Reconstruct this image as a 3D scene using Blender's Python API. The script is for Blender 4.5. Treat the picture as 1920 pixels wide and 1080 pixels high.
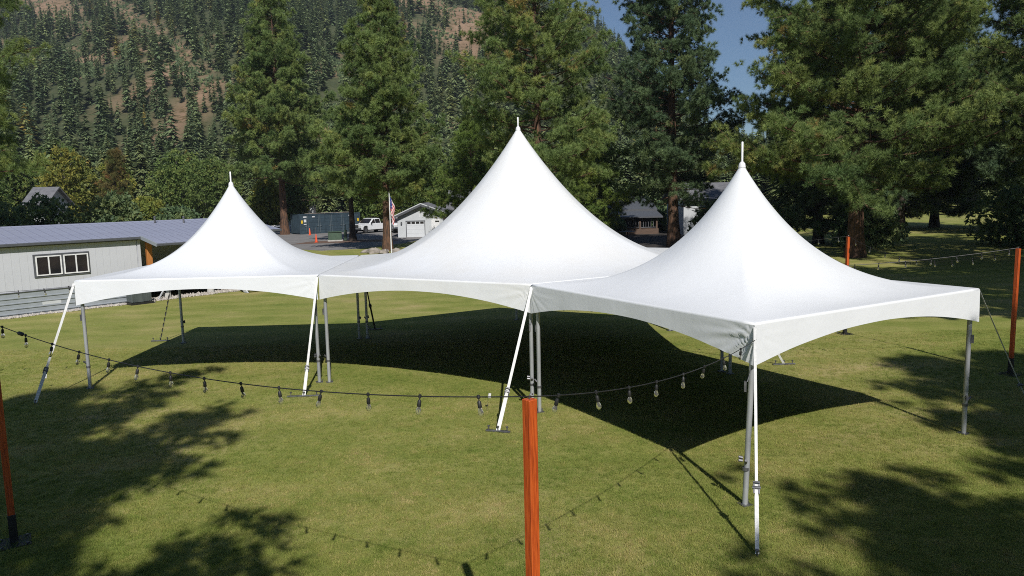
import bpy, math, random
import numpy as np
from mathutils import Vector, Matrix

R = math.radians
for o in list(bpy.data.objects):
    bpy.data.objects.remove(o)
scene = bpy.context.scene
COL = scene.collection

# ------------------------------------------------------------------ camera
CAM_H, PITCH, ROLL = 4.8435, 0.1262, 0.0215
cam_d = bpy.data.cameras.new('camera')
cam_d.sensor_width = 36.0
cam_d.lens = 1406.4 / 1920 * 36
cam_d.clip_start = 0.1
cam_d.clip_end = 9000
cam = bpy.data.objects.new('camera', cam_d)
COL.objects.link(cam)
c_, s_ = math.cos(PITCH), math.sin(PITCH)
cr_, sr_ = math.cos(ROLL), math.sin(ROLL)
rx, ux, fx = (cr_, -s_ * sr_, -c_ * sr_), (sr_, s_ * cr_, c_ * cr_), (0, c_, -s_)
cam.matrix_world = Matrix(((rx[0], ux[0], -fx[0], 0), (rx[1], ux[1], -fx[1], 0),
                           (rx[2], ux[2], -fx[2], CAM_H), (0, 0, 0, 1)))
scene.camera = cam

# ------------------------------------------------------------------ sky, sun, exposure
SUN_EL, SHADOW_AZ = R(41.85), R(103.24)
sun_x, sun_y = -math.cos(SHADOW_AZ), -math.sin(SHADOW_AZ)      # horizontal direction towards the sun
world = bpy.data.worlds.new('World')
scene.world = world
world.use_nodes = True
wn = world.node_tree.nodes
wl = world.node_tree.links
wn.clear()
sky = wn.new('ShaderNodeTexSky')
sky.sky_type = 'NISHITA'
sky.sun_disc = False
sky.sun_elevation = SUN_EL
sky.sun_rotation = math.atan2(sun_x, sun_y)
sky.altitude = 0
sky.air_density = 1.0
sky.dust_density = 0.0
sky.ozone_density = 7.0
bg = wn.new('ShaderNodeBackground')
bg.inputs['Strength'].default_value = 0.062
wo = wn.new('ShaderNodeOutputWorld')
wl.new(sky.outputs[0], bg.inputs['Color'])
wl.new(bg.outputs[0], wo.inputs['Surface'])
sun_d = bpy.data.lights.new('sun', 'SUN')
sun_d.energy = 5.0
sun_d.angle = R(0.53)
sun_d.color = (1.0, 0.965, 0.915)
sun = bpy.data.objects.new('sun', sun_d)
COL.objects.link(sun)
sun_dir = Vector((sun_x * math.cos(SUN_EL), sun_y * math.cos(SUN_EL), math.sin(SUN_EL)))
sun.rotation_euler = (-sun_dir).to_track_quat('-Z', 'Y').to_euler()
sun.location = (10, -30, 40)
scene.view_settings.view_transform = 'Standard'
scene.view_settings.look = 'None'
scene.view_settings.exposure = 0.05
scene.view_settings.gamma = 1.0
scene.view_settings.use_curve_mapping = False
scene.render.engine = 'CYCLES'
scene.cycles.max_bounces = 6
scene.cycles.transparent_max_bounces = 8
scene.cycles.volume_bounces = 0
scene.cycles.filter_width = 1.0
scene.cycles.use_denoising = False
scene.cycles.sample_clamp_indirect = 1.5
scene.cycles.caustics_reflective = False
scene.cycles.caustics_refractive = False

# ------------------------------------------------------------------ materials
MATS = {}

def new_mat(name):
    m = bpy.data.materials.new(name)
    m.use_nodes = True
    nt = m.node_tree
    b = nt.nodes['Principled BSDF']
    MATS[name] = m
    return m, nt, b

def rgb(c):
    return (c[0], c[1], c[2], 1.0)

def noise_node(nt, scale, detail=4, rough=0.55, vec=None, stretch=None, coord='Object'):
    tc = nt.nodes.new('ShaderNodeTexCoord')
    src = tc.outputs[coord]
    if stretch:
        mp = nt.nodes.new('ShaderNodeMapping')
        mp.inputs['Scale'].default_value = stretch
        nt.links.new(src, mp.inputs['Vector'])
        src = mp.outputs[0]
    n = nt.nodes.new('ShaderNodeTexNoise')
    n.inputs['Scale'].default_value = scale
    n.inputs['Detail'].default_value = detail
    n.inputs['Roughness'].default_value = rough
    nt.links.new(src, n.inputs['Vector'])
    return n

def ramp_node(nt, fac, stops):
    r = nt.nodes.new('ShaderNodeValToRGB')
    el = r.color_ramp.elements
    while len(el) > 1:
        el.remove(el[-1])
    el[0].position = stops[0][0]
    el[0].color = rgb(stops[0][1])
    for p, c in stops[1:]:
        e = el.new(p)
        e.color = rgb(c)
    nt.links.new(fac, r.inputs['Fac'])
    return r

def surface(name, c1, c2=None, scale=6.0, rough=0.6, metal=0.0, bump=0.0, bump_scale=None, stretch=None,
            detail=4, spec=0.5, coord='Object', lo=0.35, hi=0.65):
    """plain procedural material: two colours mixed by noise, with optional fine relief"""
    m, nt, b = new_mat(name)
    c2 = c2 or tuple(min(1, v * 0.82) for v in c1)
    n = noise_node(nt, scale, detail, stretch=stretch, coord=coord)
    r = ramp_node(nt, n.outputs['Fac'], [(lo, c1), (hi, c2)])
    nt.links.new(r.outputs['Color'], b.inputs['Base Color'])
    b.inputs['Roughness'].default_value = rough
    b.inputs['Metallic'].default_value = metal
    b.inputs['Specular IOR Level'].default_value = spec
    if bump:
        n2 = noise_node(nt, bump_scale or scale * 4, 3, stretch=stretch, coord=coord)
        bp = nt.nodes.new('ShaderNodeBump')
        bp.inputs['Strength'].default_value = bump
        bp.inputs['Distance'].default_value = 0.05
        nt.links.new(n2.outputs['Fac'], bp.inputs['Height'])
        nt.links.new(bp.outputs[0], b.inputs['Normal'])
    return m

def foliage(name, stops, rough=0.6, trans=0.25, spec=0.25):
    """leaf material: a tint attribute per leaf clump picks the colour"""
    m, nt, b = new_mat(name)
    at = nt.nodes.new('ShaderNodeAttribute')
    at.attribute_name = 'tint'
    oi = nt.nodes.new('ShaderNodeObjectInfo')
    ai = nt.nodes.new('ShaderNodeAttribute')
    ai.attribute_type = 'INSTANCER'
    ai.attribute_name = 'itint'
    ad = nt.nodes.new('ShaderNodeMath'); ad.operation = 'ADD'; ad.use_clamp = True
    nt.links.new(at.outputs['Fac'], ad.inputs[0]); nt.links.new(ai.outputs['Fac'], ad.inputs[1])
    r = ramp_node(nt, ad.outputs[0], stops)
    hsv = nt.nodes.new('ShaderNodeHueSaturation')
    mr = nt.nodes.new('ShaderNodeMapRange')
    mr.inputs['To Min'].default_value = 0.82
    mr.inputs['To Max'].default_value = 1.18
    nt.links.new(oi.outputs['Random'], mr.inputs['Value'])
    nt.links.new(mr.outputs[0], hsv.inputs['Value'])
    nt.links.new(r.outputs['Color'], hsv.inputs['Color'])
    nt.links.new(hsv.outputs[0], b.inputs['Base Color'])
    b.inputs['Roughness'].default_value = rough
    b.inputs['Specular IOR Level'].default_value = spec
    if trans:
        tr = nt.nodes.new('ShaderNodeBsdfTranslucent')
        nt.links.new(hsv.outputs[0], tr.inputs['Color'])
        mx = nt.nodes.new('ShaderNodeMixShader')
        mx.inputs['Fac'].default_value = trans
        nt.links.new(b.outputs[0], mx.inputs[1])
        nt.links.new(tr.outputs[0], mx.inputs[2])
        nt.links.new(mx.outputs[0], nt.nodes['Material Output'].inputs['Surface'])
    return m

def make_lawn_mat():
    m, nt, b = new_mat('lawn_grass')
    big = noise_node(nt, 0.16, 3, 0.5)
    mid = noise_node(nt, 0.55, 6, 0.66, stretch=(1, 1.7, 1))
    fine = noise_node(nt, 5.0, 6, 0.75)
    grain = noise_node(nt, 26.0, 7, 0.8)
    def mix(a, bb, fac, mode='MIX'):
        x = nt.nodes.new('ShaderNodeMix')
        x.data_type = 'RGBA'
        x.blend_type = mode
        for i, v in ((6, a), (7, bb)):
            if isinstance(v, tuple):
                x.inputs[i].default_value = rgb(v)
            else:
                nt.links.new(v, x.inputs[i])
        if isinstance(fac, float):
            x.inputs[0].default_value = fac
        else:
            nt.links.new(fac, x.inputs[0])
        return x.outputs[2]
    add = nt.nodes.new('ShaderNodeMath'); add.operation = 'ADD'
    nt.links.new(big.outputs['Fac'], add.inputs[0]); nt.links.new(mid.outputs['Fac'], add.inputs[1])
    add2 = nt.nodes.new('ShaderNodeMath'); add2.operation = 'MULTIPLY_ADD'
    nt.links.new(fine.outputs['Fac'], add2.inputs[0]); add2.inputs[1].default_value = 0.55
    nt.links.new(add.outputs[0], add2.inputs[2])
    r = ramp_node(nt, add2.outputs[0], [(0.0, (0.10, 0.135, 0.022)), (1.0, (0.10, 0.135, 0.022))])
    el = r.color_ramp.elements
    # sum runs 0.7 .. 1.9: rescale first
    mr = nt.nodes.new('ShaderNodeMapRange')
    mr.inputs['From Min'].default_value = 0.85; mr.inputs['From Max'].default_value = 1.7
    nt.links.new(add2.outputs[0], mr.inputs['Value'])
    r = ramp_node(nt, mr.outputs[0], [(0.12, (0.155, 0.196, 0.043)), (0.38, (0.225, 0.246, 0.063)),
                                      (0.62, (0.292, 0.282, 0.095)), (0.85, (0.375, 0.315, 0.145))])
    gr = ramp_node(nt, grain.outputs['Fac'], [(0.32, (0.50, 0.51, 0.42)), (0.50, (0.98, 0.98, 0.95)), (0.70, (1.42, 1.38, 1.32))])
    col = mix(r.outputs['Color'], gr.outputs['Color'], 1.0, 'MULTIPLY')
    # faint mowing passes running across the lawn
    wv = nt.nodes.new('ShaderNodeTexWave')
    wv.wave_type = 'BANDS'; wv.bands_direction = 'Y'
    wv.inputs['Scale'].default_value = 0.16
    wv.inputs['Distortion'].default_value = 2.5
    wv.inputs['Detail'].default_value = 3
    tc = nt.nodes.new('ShaderNodeTexCoord')
    mp = nt.nodes.new('ShaderNodeMapping'); mp.inputs['Rotation'].default_value = (0, 0, R(-14))
    nt.links.new(tc.outputs['Object'], mp.inputs[0]); nt.links.new(mp.outputs[0], wv.inputs['Vector'])
    wr = ramp_node(nt, wv.outputs['Fac'], [(0.2, (0.93, 0.95, 0.9)), (0.8, (1.06, 1.05, 1.06))])
    col = mix(col, wr.outputs['Color'], 1.0, 'MULTIPLY')
    nt.links.new(col, b.inputs['Base Color'])
    b.inputs['Roughness'].default_value = 0.85
    b.inputs['Specular IOR Level'].default_value = 0.15
    bp = nt.nodes.new('ShaderNodeBump')
    bp.inputs['Strength'].default_value = 0.7; bp.inputs['Distance'].default_value = 0.04
    nt.links.new(grain.outputs['Fac'], bp.inputs['Height'])
    nt.links.new(bp.outputs[0], b.inputs['Normal'])
    return m
make_lawn_mat()

def make_vinyl(name, stain):
    m, nt, b = new_mat(name)
    n1 = noise_node(nt, 0.7, 5, 0.6)
    r = ramp_node(nt, n1.outputs['Fac'], [(0.30, (0.735, 0.752, 0.77)), (0.72, stain)])
    nt.links.new(r.outputs['Color'], b.inputs['Base Color'])
    b.inputs['Roughness'].default_value = 0.42
    b.inputs['Specular IOR Level'].default_value = 0.35
    n2 = noise_node(nt, 1.5, 4, 0.55)
    bp = nt.nodes.new('ShaderNodeBump')
    bp.inputs['Strength'].default_value = 0.12; bp.inputs['Distance'].default_value = 0.10
    nt.links.new(n2.outputs['Fac'], bp.inputs['Height'])
    nt.links.new(bp.outputs[0], b.inputs['Normal'])
    return m
make_vinyl('white_vinyl', (0.705, 0.722, 0.742))
make_vinyl('weathered_vinyl', (0.705, 0.705, 0.69))

surface('blocker_grey', (0.06, 0.06, 0.062), (0.05, 0.05, 0.052), 3, 0.8)
surface('galvanised_tube', (0.50, 0.51, 0.52), (0.38, 0.39, 0.41), 9, 0.42, 0.45, stretch=(1, 1, 0.15))
surface('dull_steel', (0.24, 0.24, 0.25), (0.14, 0.14, 0.15), 14, 0.5, 0.8)
surface('white_webbing', (0.74, 0.74, 0.73), (0.62, 0.62, 0.61), 25, 0.75)
surface('black_webbing', (0.03, 0.03, 0.03), (0.05, 0.05, 0.045), 25, 0.8)
surface('white_rod', (0.82, 0.82, 0.82), None, 8, 0.35)
surface('black_rubber', (0.014, 0.014, 0.015), (0.024, 0.024, 0.024), 30, 0.5)
surface('black_steel', (0.018, 0.018, 0.02), (0.035, 0.034, 0.034), 12, 0.45, 0.3)
surface('bulb_filament', (0.95, 0.72, 0.16), (0.9, 0.62, 0.1), 20, 0.4)
m, nt, b = new_mat('bulb_glass')
b.inputs['Base Color'].default_value = (0.95, 0.93, 0.86, 1)
b.inputs['Transmission Weight'].default_value = 0.92
b.inputs['Roughness'].default_value = 0.03
b.inputs['IOR'].default_value = 1.12

def make_orange_timber():
    m, nt, b = new_mat('orange_timber')
    n = noise_node(nt, 7, 6, 0.62, stretch=(9, 9, 0.55))
    r = ramp_node(nt, n.outputs['Fac'], [(0.30, (0.20, 0.030, 0.006)), (0.44, (0.40, 0.062, 0.010)), (0.55, (0.50, 0.085, 0.013)), (0.72, (0.62, 0.13, 0.024))])
    v = nt.nodes.new('ShaderNodeTexVoronoi')
    v.inputs['Scale'].default_value = 2.3
    tc = nt.nodes.new('ShaderNodeTexCoord'); mp = nt.nodes.new('ShaderNodeMapping')
    mp.inputs['Scale'].default_value = (3, 3, 0.9)
    nt.links.new(tc.outputs['Object'], mp.inputs[0]); nt.links.new(mp.outputs[0], v.inputs['Vector'])
    kr = ramp_node(nt, v.outputs['Distance'], [(0.04, (0.28, 0.22, 0.18)), (0.14, (1, 1, 1))])
    mx = nt.nodes.new('ShaderNodeMix'); mx.data_type = 'RGBA'; mx.blend_type = 'MULTIPLY'; mx.inputs[0].default_value = 1
    nt.links.new(r.outputs[0], mx.inputs[6]); nt.links.new(kr.outputs[0], mx.inputs[7])
    nt.links.new(mx.outputs[2], b.inputs['Base Color'])
    b.inputs['Roughness'].default_value = 0.5
    bp = nt.nodes.new('ShaderNodeBump'); bp.inputs['Strength'].default_value = 0.4; bp.inputs['Distance'].default_value = 0.01
    nt.links.new(n.outputs['Fac'], bp.inputs['Height']); nt.links.new(bp.outputs[0], b.inputs['Normal'])
make_orange_timber()

surface('pine_bark', (0.17, 0.085, 0.045), (0.05, 0.030, 0.02), 3.5, 0.9, bump=1.0, bump_scale=5, stretch=(2.2, 2.2, 0.5), lo=0.3, hi=0.62)
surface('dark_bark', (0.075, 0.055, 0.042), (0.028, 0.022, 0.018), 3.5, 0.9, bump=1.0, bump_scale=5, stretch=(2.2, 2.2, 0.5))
surface('pale_bark', (0.30, 0.28, 0.25), (0.12, 0.10, 0.08), 5, 0.85, stretch=(2, 2, 0.7))
foliage('pine_needles', [(0.0, (0.110, 0.178, 0.060)), (0.5, (0.215, 0.285, 0.088)), (0.86, (0.320, 0.365, 0.105)), (0.97, (0.36, 0.33, 0.10)), (1.0, (0.36, 0.24, 0.085))], trans=0.28)
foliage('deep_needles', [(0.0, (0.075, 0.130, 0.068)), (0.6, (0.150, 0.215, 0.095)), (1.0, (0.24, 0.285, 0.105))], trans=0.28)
foliage('bright_needles', [(0.0, (0.120, 0.190, 0.044)), (0.6, (0.220, 0.300, 0.066)), (1.0, (0.31, 0.35, 0.085))], trans=0.3)
foliage('hill_needles', [(0.0, (0.095, 0.145, 0.072)), (0.5, (0.190, 0.245, 0.110)), (0.85, (0.28, 0.31, 0.12)), (0.96, (0.33, 0.30, 0.08)), (1.0, (0.38, 0.29, 0.075))], trans=0.3)
foliage('broad_leaves', [(0.0, (0.085, 0.140, 0.040)), (0.6, (0.155, 0.220, 0.060)), (1.0, (0.25, 0.285, 0.075))], trans=0.4)
foliage('yellow_leaves', [(0.0, (0.14, 0.19, 0.045)), (0.55, (0.24, 0.27, 0.06)), (1.0, (0.38, 0.34, 0.07))], trans=0.4)
foliage('rust_leaves', [(0.0, (0.10, 0.14, 0.04)), (0.5, (0.19, 0.165, 0.055)), (1.0, (0.33, 0.16, 0.06))], trans=0.35)
foliage('grass_blades', [(0.0, (0.170, 0.235, 0.046)), (0.5, (0.298, 0.320, 0.080)), (0.8, (0.41, 0.37, 0.125)), (1.0, (0.54, 0.44, 0.21))], rough=0.7, trans=0.3, spec=0.1)

def make_hill_mat():
    m, nt, b = new_mat('dry_hillside')
    n = noise_node(nt, 0.03, 8, 0.65)
    r = ramp_node(nt, n.outputs['Fac'], [(0.3, (0.17, 0.115, 0.075)), (0.5, (0.25, 0.165, 0.105)), (0.7, (0.30, 0.215, 0.15))])
    n2 = noise_node(nt, 0.22, 6, 0.7)
    r2 = ramp_node(nt, n2.outputs['Fac'], [(0.36, (0.42, 0.46, 0.32)), (0.5, (1, 1, 1))])
    mx = nt.nodes.new('ShaderNodeMix'); mx.data_type = 'RGBA'; mx.blend_type = 'MULTIPLY'; mx.inputs[0].default_value = 1
    nt.links.new(r.outputs[0], mx.inputs[6]); nt.links.new(r2.outputs[0], mx.inputs[7])
    at = nt.nodes.new('ShaderNodeAttribute'); at.attribute_name = 'tint'
    un = ramp_node(nt, n2.outputs['Fac'], [(0.35, (0.045, 0.058, 0.028)), (0.65, (0.085, 0.092, 0.045))])
    m2 = nt.nodes.new('ShaderNodeMix'); m2.data_type = 'RGBA'
    nt.links.new(at.outputs['Fac'], m2.inputs[0])
    nt.links.new(mx.outputs[2], m2.inputs[6]); nt.links.new(un.outputs[0], m2.inputs[7])
    nt.links.new(m2.outputs[2], b.inputs['Base Color'])
    b.inputs['Roughness'].default_value = 0.95
    b.inputs['Specular IOR Level'].default_value = 0.1
make_hill_mat()
surface('asphalt', (0.22, 0.21, 0.20), (0.16, 0.152, 0.148), 0.7, 0.9, bump=0.3, bump_scale=40, detail=8)
surface('bark_mulch', (0.16, 0.095, 0.065), (0.09, 0.055, 0.04), 1.5, 0.95, detail=8)
surface('grey_siding', (0.53, 0.54, 0.575), (0.49, 0.50, 0.535), 1.4, 0.6, stretch=(1, 1, 0.3))
surface('skirting_metal', (0.33, 0.36, 0.39), (0.28, 0.305, 0.335), 2, 0.45, 0.1)
surface('blue_grey_roof', (0.32, 0.34, 0.43), (0.275, 0.29, 0.37), 1.2, 0.45, 0.1)
surface('charcoal_trim', (0.085, 0.09, 0.10), (0.065, 0.07, 0.078), 6, 0.55)
surface('white_frame', (0.78, 0.78, 0.78), None, 8, 0.4)
surface('dark_glass', (0.012, 0.013, 0.016), (0.03, 0.025, 0.025), 1.2, 0.06, spec=0.6)
surface('orange_wood', (0.48, 0.19, 0.05), (0.36, 0.13, 0.03), 5, 0.6, stretch=(4, 4, 0.4))
surface('dark_brown', (0.035, 0.028, 0.022), (0.02, 0.017, 0.014), 3, 0.95)
surface('pale_gravel', (0.52, 0.48, 0.43), (0.30, 0.27, 0.24), 9, 0.9, coord='Object')
surface('concrete', (0.46, 0.45, 0.42), (0.36, 0.35, 0.33), 3, 0.85)
surface('green_grey_metal', (0.105, 0.125, 0.125), (0.085, 0.10, 0.10), 4, 0.5, 0.2)
surface('container_blue', (0.045, 0.072, 0.092), (0.032, 0.052, 0.068), 2.2, 0.5, 0.1)
surface('container_rod', (0.20, 0.24, 0.26), None, 5, 0.45, 0.4)
surface('label_white', (0.7, 0.7, 0.7), None, 5, 0.6)
surface('label_yellow', (0.72, 0.48, 0.03), None, 5, 0.6)
surface('cone_orange', (0.75, 0.09, 0.02), None, 5, 0.5)
surface('utility_green', (0.065, 0.11, 0.07), (0.05, 0.085, 0.055), 3, 0.5)
surface('truck_white', (0.76, 0.77, 0.78), (0.73, 0.74, 0.75), 3, 0.2, spec=0.6)
surface('chrome', (0.55, 0.56, 0.58), None, 8, 0.15, 0.95)
surface('tyre_rubber', (0.018, 0.018, 0.018), None, 10, 0.85)
surface('lamp_lens', (0.6, 0.6, 0.58), None, 10, 0.1)
surface('garage_siding', (0.52, 0.54, 0.555), (0.475, 0.495, 0.51), 1.2, 0.65)
surface('garage_door_paint', (0.60, 0.62, 0.64), (0.56, 0.58, 0.60), 1.5, 0.5)
surface('grey_shingle', (0.16, 0.16, 0.17), (0.11, 0.11, 0.12), 2.2, 0.9, bump=0.4, bump_scale=12, detail=8)
surface('house_wall', (0.45, 0.47, 0.46), (0.40, 0.42, 0.41), 1.0, 0.7)
surface('red_paint', (0.42, 0.045, 0.03), None, 2, 0.6)
surface('brown_wood', (0.12, 0.075, 0.05), (0.08, 0.05, 0.035), 3, 0.7, stretch=(1, 1, 4))
surface('boulder', (0.33, 0.29, 0.25), (0.20, 0.175, 0.15), 2.5, 0.9, bump=0.6, bump_scale=7)

def make_flag_mat():
    m, nt, b = new_mat('flag_cloth')
    uv = nt.nodes.new('ShaderNodeUVMap')
    sep = nt.nodes.new('ShaderNodeSeparateXYZ')
    nt.links.new(uv.outputs[0], sep.inputs[0])
    def math_(op, a, bb):
        x = nt.nodes.new('ShaderNodeMath'); x.operation = op
        for i, v in ((0, a), (1, bb)):
            if isinstance(v, float):
                x.inputs[i].default_value = v
            else:
                nt.links.new(v, x.inputs[i])
        return x.outputs[0]
    stripe = math_('MODULO', math_('MULTIPLY', sep.outputs[1], 6.5), 1.0)
    red = math_('GREATER_THAN', stripe, 0.5)
    def mix(a, bb, f):
        x = nt.nodes.new('ShaderNodeMix'); x.data_type = 'RGBA'
        for i, v in ((6, a), (7, bb)):
            if isinstance(v, tuple):
                x.inputs[i].default_value = rgb(v)
            else:
                nt.links.new(v, x.inputs[i])
        nt.links.new(f, x.inputs[0])
        return x.outputs[2]
    col = mix((0.72, 0.70, 0.68), (0.50, 0.03, 0.05), red)
    v = nt.nodes.new('ShaderNodeTexVoronoi'); v.inputs['Scale'].default_value = 16.0
    nt.links.new(uv.outputs[0], v.inputs['Vector'])
    star = math_('LESS_THAN', v.outputs['Distance'], 0.22)
    canton = mix((0.03, 0.05, 0.22), (0.7, 0.7, 0.72), star)
    inc = math_('MULTIPLY', math_('LESS_THAN', sep.outputs[0], 0.4), math_('GREATER_THAN', sep.outputs[1], 0.46))
    nt.links.new(mix(col, canton, inc), b.inputs['Base Color'])
    b.inputs['Roughness'].default_value = 0.8
make_flag_mat()

# ------------------------------------------------------------------ mesh helpers
class MB:
    """collects shapes; build() links them as ONE mesh object"""
    def __init__(self):
        self.v, self.f = [], []
    def add(self, verts, faces):
        o = len(self.v)
        self.v += [tuple(p) for p in verts]
        self.f += [tuple(i + o for i in q) for q in faces]
        return self
    def box(self, c, s, rz=0.0, bevel=0.0, mat=None):
        x, y, z = s[0] / 2, s[1] / 2, s[2] / 2
        if bevel:
            bv = bevel
            pts = []
            for zz, k in ((-z, bv), (-z + bv, 0), (z - bv, 0), (z, bv)):
                a, b_ = x - k, y - k
                pts += [(-a, -b_ + bv * (k == 0), zz), (-a + bv * (k == 0), -b_, zz), (a - bv * (k == 0), -b_, zz), (a, -b_ + bv * (k == 0), zz),
                        (a, b_ - bv * (k == 0), zz), (a - bv * (k == 0), b_, zz), (-a + bv * (k == 0), b_, zz), (-a, b_ - bv * (k == 0), zz)]
            fs = [tuple(range(7, -1, -1)), tuple(range(24, 32))]
            for r_ in range(3):
                for i in range(8):
                    j = (i + 1) % 8
                    fs.append((r_ * 8 + i, r_ * 8 + j, r_ * 8 + 8 + j, r_ * 8 + 8 + i))
        else:
            pts = [(-x, -y, -z), (x, -y, -z), (x, y, -z), (-x, y, -z), (-x, -y, z), (x, -y, z), (x, y, z), (-x, y, z)]
            fs = [(0, 3, 2, 1), (4, 5, 6, 7), (0, 1, 5, 4), (1, 2, 6, 5), (2, 3, 7, 6), (3, 0, 4, 7)]
        cz, sz = math.cos(rz), math.sin(rz)
        out = []
        for p in pts:
            q = (p[0] * cz - p[1] * sz + c[0], p[0] * sz + p[1] * cz + c[1], p[2] + c[2])
            out.append(q)
        return self.add(out, fs)
    def tube(self, pts, radii, n=8, caps=True):
        pts = [Vector(p) for p in pts]
        if not hasattr(radii, '__len__'):
            radii = [radii] * len(pts)
        vs, fs = [], []
        for i, p in enumerate(pts):
            d = (pts[min(i + 1, len(pts) - 1)] - pts[max(i - 1, 0)]).normalized()
            a = d.cross(Vector((0, 0, 1)))
            if a.length < 0.05:
                a = Vector((1, 0, 0))
            a.normalize()
            b_ = d.cross(a).normalized()
            for k in range(n):
                t = 2 * math.pi * k / n
                vs.append(p + a * (radii[i] * math.cos(t)) + b_ * (radii[i] * math.sin(t)))
        for i in range(len(pts) - 1):
            for k in range(n):
                j = (k + 1) % n
                fs.append((i * n + k, i * n + j, (i + 1) * n + j, (i + 1) * n + k))
        if caps:
            fs.append(tuple(range(n - 1, -1, -1)))
            fs.append(tuple((len(pts) - 1) * n + k for k in range(n)))
        return self.add(vs, fs)
    def lathe(self, prof, c=(0, 0, 0), n=12):
        """prof: list of (radius, z)"""
        vs, fs = [], []
        for r_, z in prof:
            for k in range(n):
                t = 2 * math.pi * k / n
                vs.append((c[0] + r_ * math.cos(t), c[1] + r_ * math.sin(t), c[2] + z))
        for i in range(len(prof) - 1):
            for k in range(n):
                j = (k + 1) % n
                fs.append((i * n + k, i * n + j, (i + 1) * n + j, (i + 1) * n + k))
        fs.append(tuple(range(n - 1, -1, -1)))
        fs.append(tuple((len(prof) - 1) * n + k for k in range(n)))
        return self.add(vs, fs)
    def prism(self, poly, a, b_, axis='y'):
        """polygon in (p, z) extruded from a to b along the other horizontal axis"""
        n = len(poly)
        if axis == 'y':
            vs = [(p, a, z) for p, z in poly] + [(p, b_, z) for p, z in poly]
        elif axis == 'x':
            vs = [(a, p, z) for p, z in poly] + [(b_, p, z) for p, z in poly]
        else:
            vs = [(p, q, a) for p, q in poly] + [(p, q, b_) for p, q in poly]
        fs = [tuple(range(n)), tuple(range(2 * n - 1, n - 1, -1))]
        for i in range(n):
            j = (i + 1) % n
            fs.append((i, i + n, j + n, j))
        return self.add(vs, fs)
    def mesh(self, name, mat, smooth=False):
        me = bpy.data.meshes.new(name)
        me.from_pydata(self.v, [], self.f)
        if smooth:
            me.polygons.foreach_set('use_smooth', [True] * len(me.polygons))
            try:
                me.set_sharp_from_angle(angle=R(40))
            except Exception:
                pass
        me.materials.append(MATS[mat])
        me.validate()
        return me
    def build(self, name, mat, parent=None, smooth=False, loc=None, rz=0.0):
        return put(name, self.mesh(name, mat, smooth), parent, loc, rz)

def put(name, me, parent=None, loc=None, rz=0.0):
    o = bpy.data.objects.new(name, me)
    COL.objects.link(o)
    o.parent = parent
    if loc is not None:
        o.location = loc
    if rz:
        o.rotation_euler = (0, 0, rz)
    return o

def tag(o, label=None, cat=None, group=None, kind=None):
    if label: o['label'] = label
    if cat: o['category'] = cat
    if group: o['group'] = group
    if kind: o['kind'] = kind
    return o

def thing(name, label, cat, loc=(0, 0, 0), rz=0.0, group=None):
    o = put(name, None, None, loc, rz)
    return tag(o, label, cat, group)

def copy_tree(o, parent=None):
    c = o.copy()
    COL.objects.link(c)
    c.parent = parent
    for ch in [k for k in bpy.data.objects if k.parent == o]:
        copy_tree(ch, c)
    return c

def np_mesh(name, verts, tris, mat, tint=None, smooth=False):
    """fast mesh from numpy arrays of triangles"""
    me = bpy.data.meshes.new(name)
    nv, nf = len(verts), len(tris)
    me.vertices.add(nv)
    me.vertices.foreach_set('co', np.ascontiguousarray(verts, dtype=np.float32).ravel())
    me.loops.add(nf * 3)
    me.loops.foreach_set('vertex_index', np.ascontiguousarray(tris, dtype=np.int32).ravel())
    me.polygons.add(nf)
    me.polygons.foreach_set('loop_start', np.arange(0, nf * 3, 3, dtype=np.int32))
    if smooth:
        me.polygons.foreach_set('use_smooth', np.ones(nf, dtype=bool))
    me.update(calc_edges=True)
    if tint is not None:
        a = me.attributes.new('tint', 'FLOAT', 'POINT')
        a.data.foreach_set('value', np.ascontiguousarray(tint, dtype=np.float32))
    me.materials.append(MATS[mat])
    return me

def loose(name, me):
    """a source object for scattering, not linked into the scene"""
    return bpy.data.objects.new(name, me)

def scatter(o, sources):
    """geometry nodes: every vertex of o carries one source (attributes pick = which, rot, scl, itint)"""
    ng = bpy.data.node_groups.new('scatter', 'GeometryNodeTree')
    ng.interface.new_socket('Geometry', in_out='INPUT', socket_type='NodeSocketGeometry')
    ng.interface.new_socket('Geometry', in_out='OUTPUT', socket_type='NodeSocketGeometry')
    N, L = ng.nodes, ng.links
    gi, go = N.new('NodeGroupInput'), N.new('NodeGroupOutput')
    def attr(nm, dt):
        a = N.new('GeometryNodeInputNamedAttribute')
        a.data_type = dt
        a.inputs['Name'].default_value = nm
        return [q for q in a.outputs if q.enabled and q.name == 'Attribute'][0]
    rot, scl, pick = attr('rot', 'FLOAT_VECTOR'), attr('scl', 'FLOAT_VECTOR'), attr('pick', 'INT')
    jn = N.new('GeometryNodeJoinGeometry')
    for k, src in enumerate(sources):
        oi = N.new('GeometryNodeObjectInfo')
        oi.inputs['Object'].default_value = src
        oi.inputs['As Instance'].default_value = True
        cmp = N.new('FunctionNodeCompare')
        cmp.data_type = 'INT'
        cmp.operation = 'EQUAL'
        ins = [q for q in cmp.inputs if q.enabled and q.type == 'INT']
        L.new(pick, ins[0])
        ins[1].default_value = k
        ip = N.new('GeometryNodeInstanceOnPoints')
        L.new(gi.outputs[0], ip.inputs['Points'])
        L.new(cmp.outputs[0], ip.inputs['Selection'])
        L.new(oi.outputs['Geometry'], ip.inputs['Instance'])
        L.new(rot, ip.inputs['Rotation'])
        L.new(scl, ip.inputs['Scale'])
        L.new(ip.outputs[0], jn.inputs[0])
    L.new(jn.outputs[0], go.inputs[0])
    md = o.modifiers.new('scatter', 'NODES')
    md.node_group = ng

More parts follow.
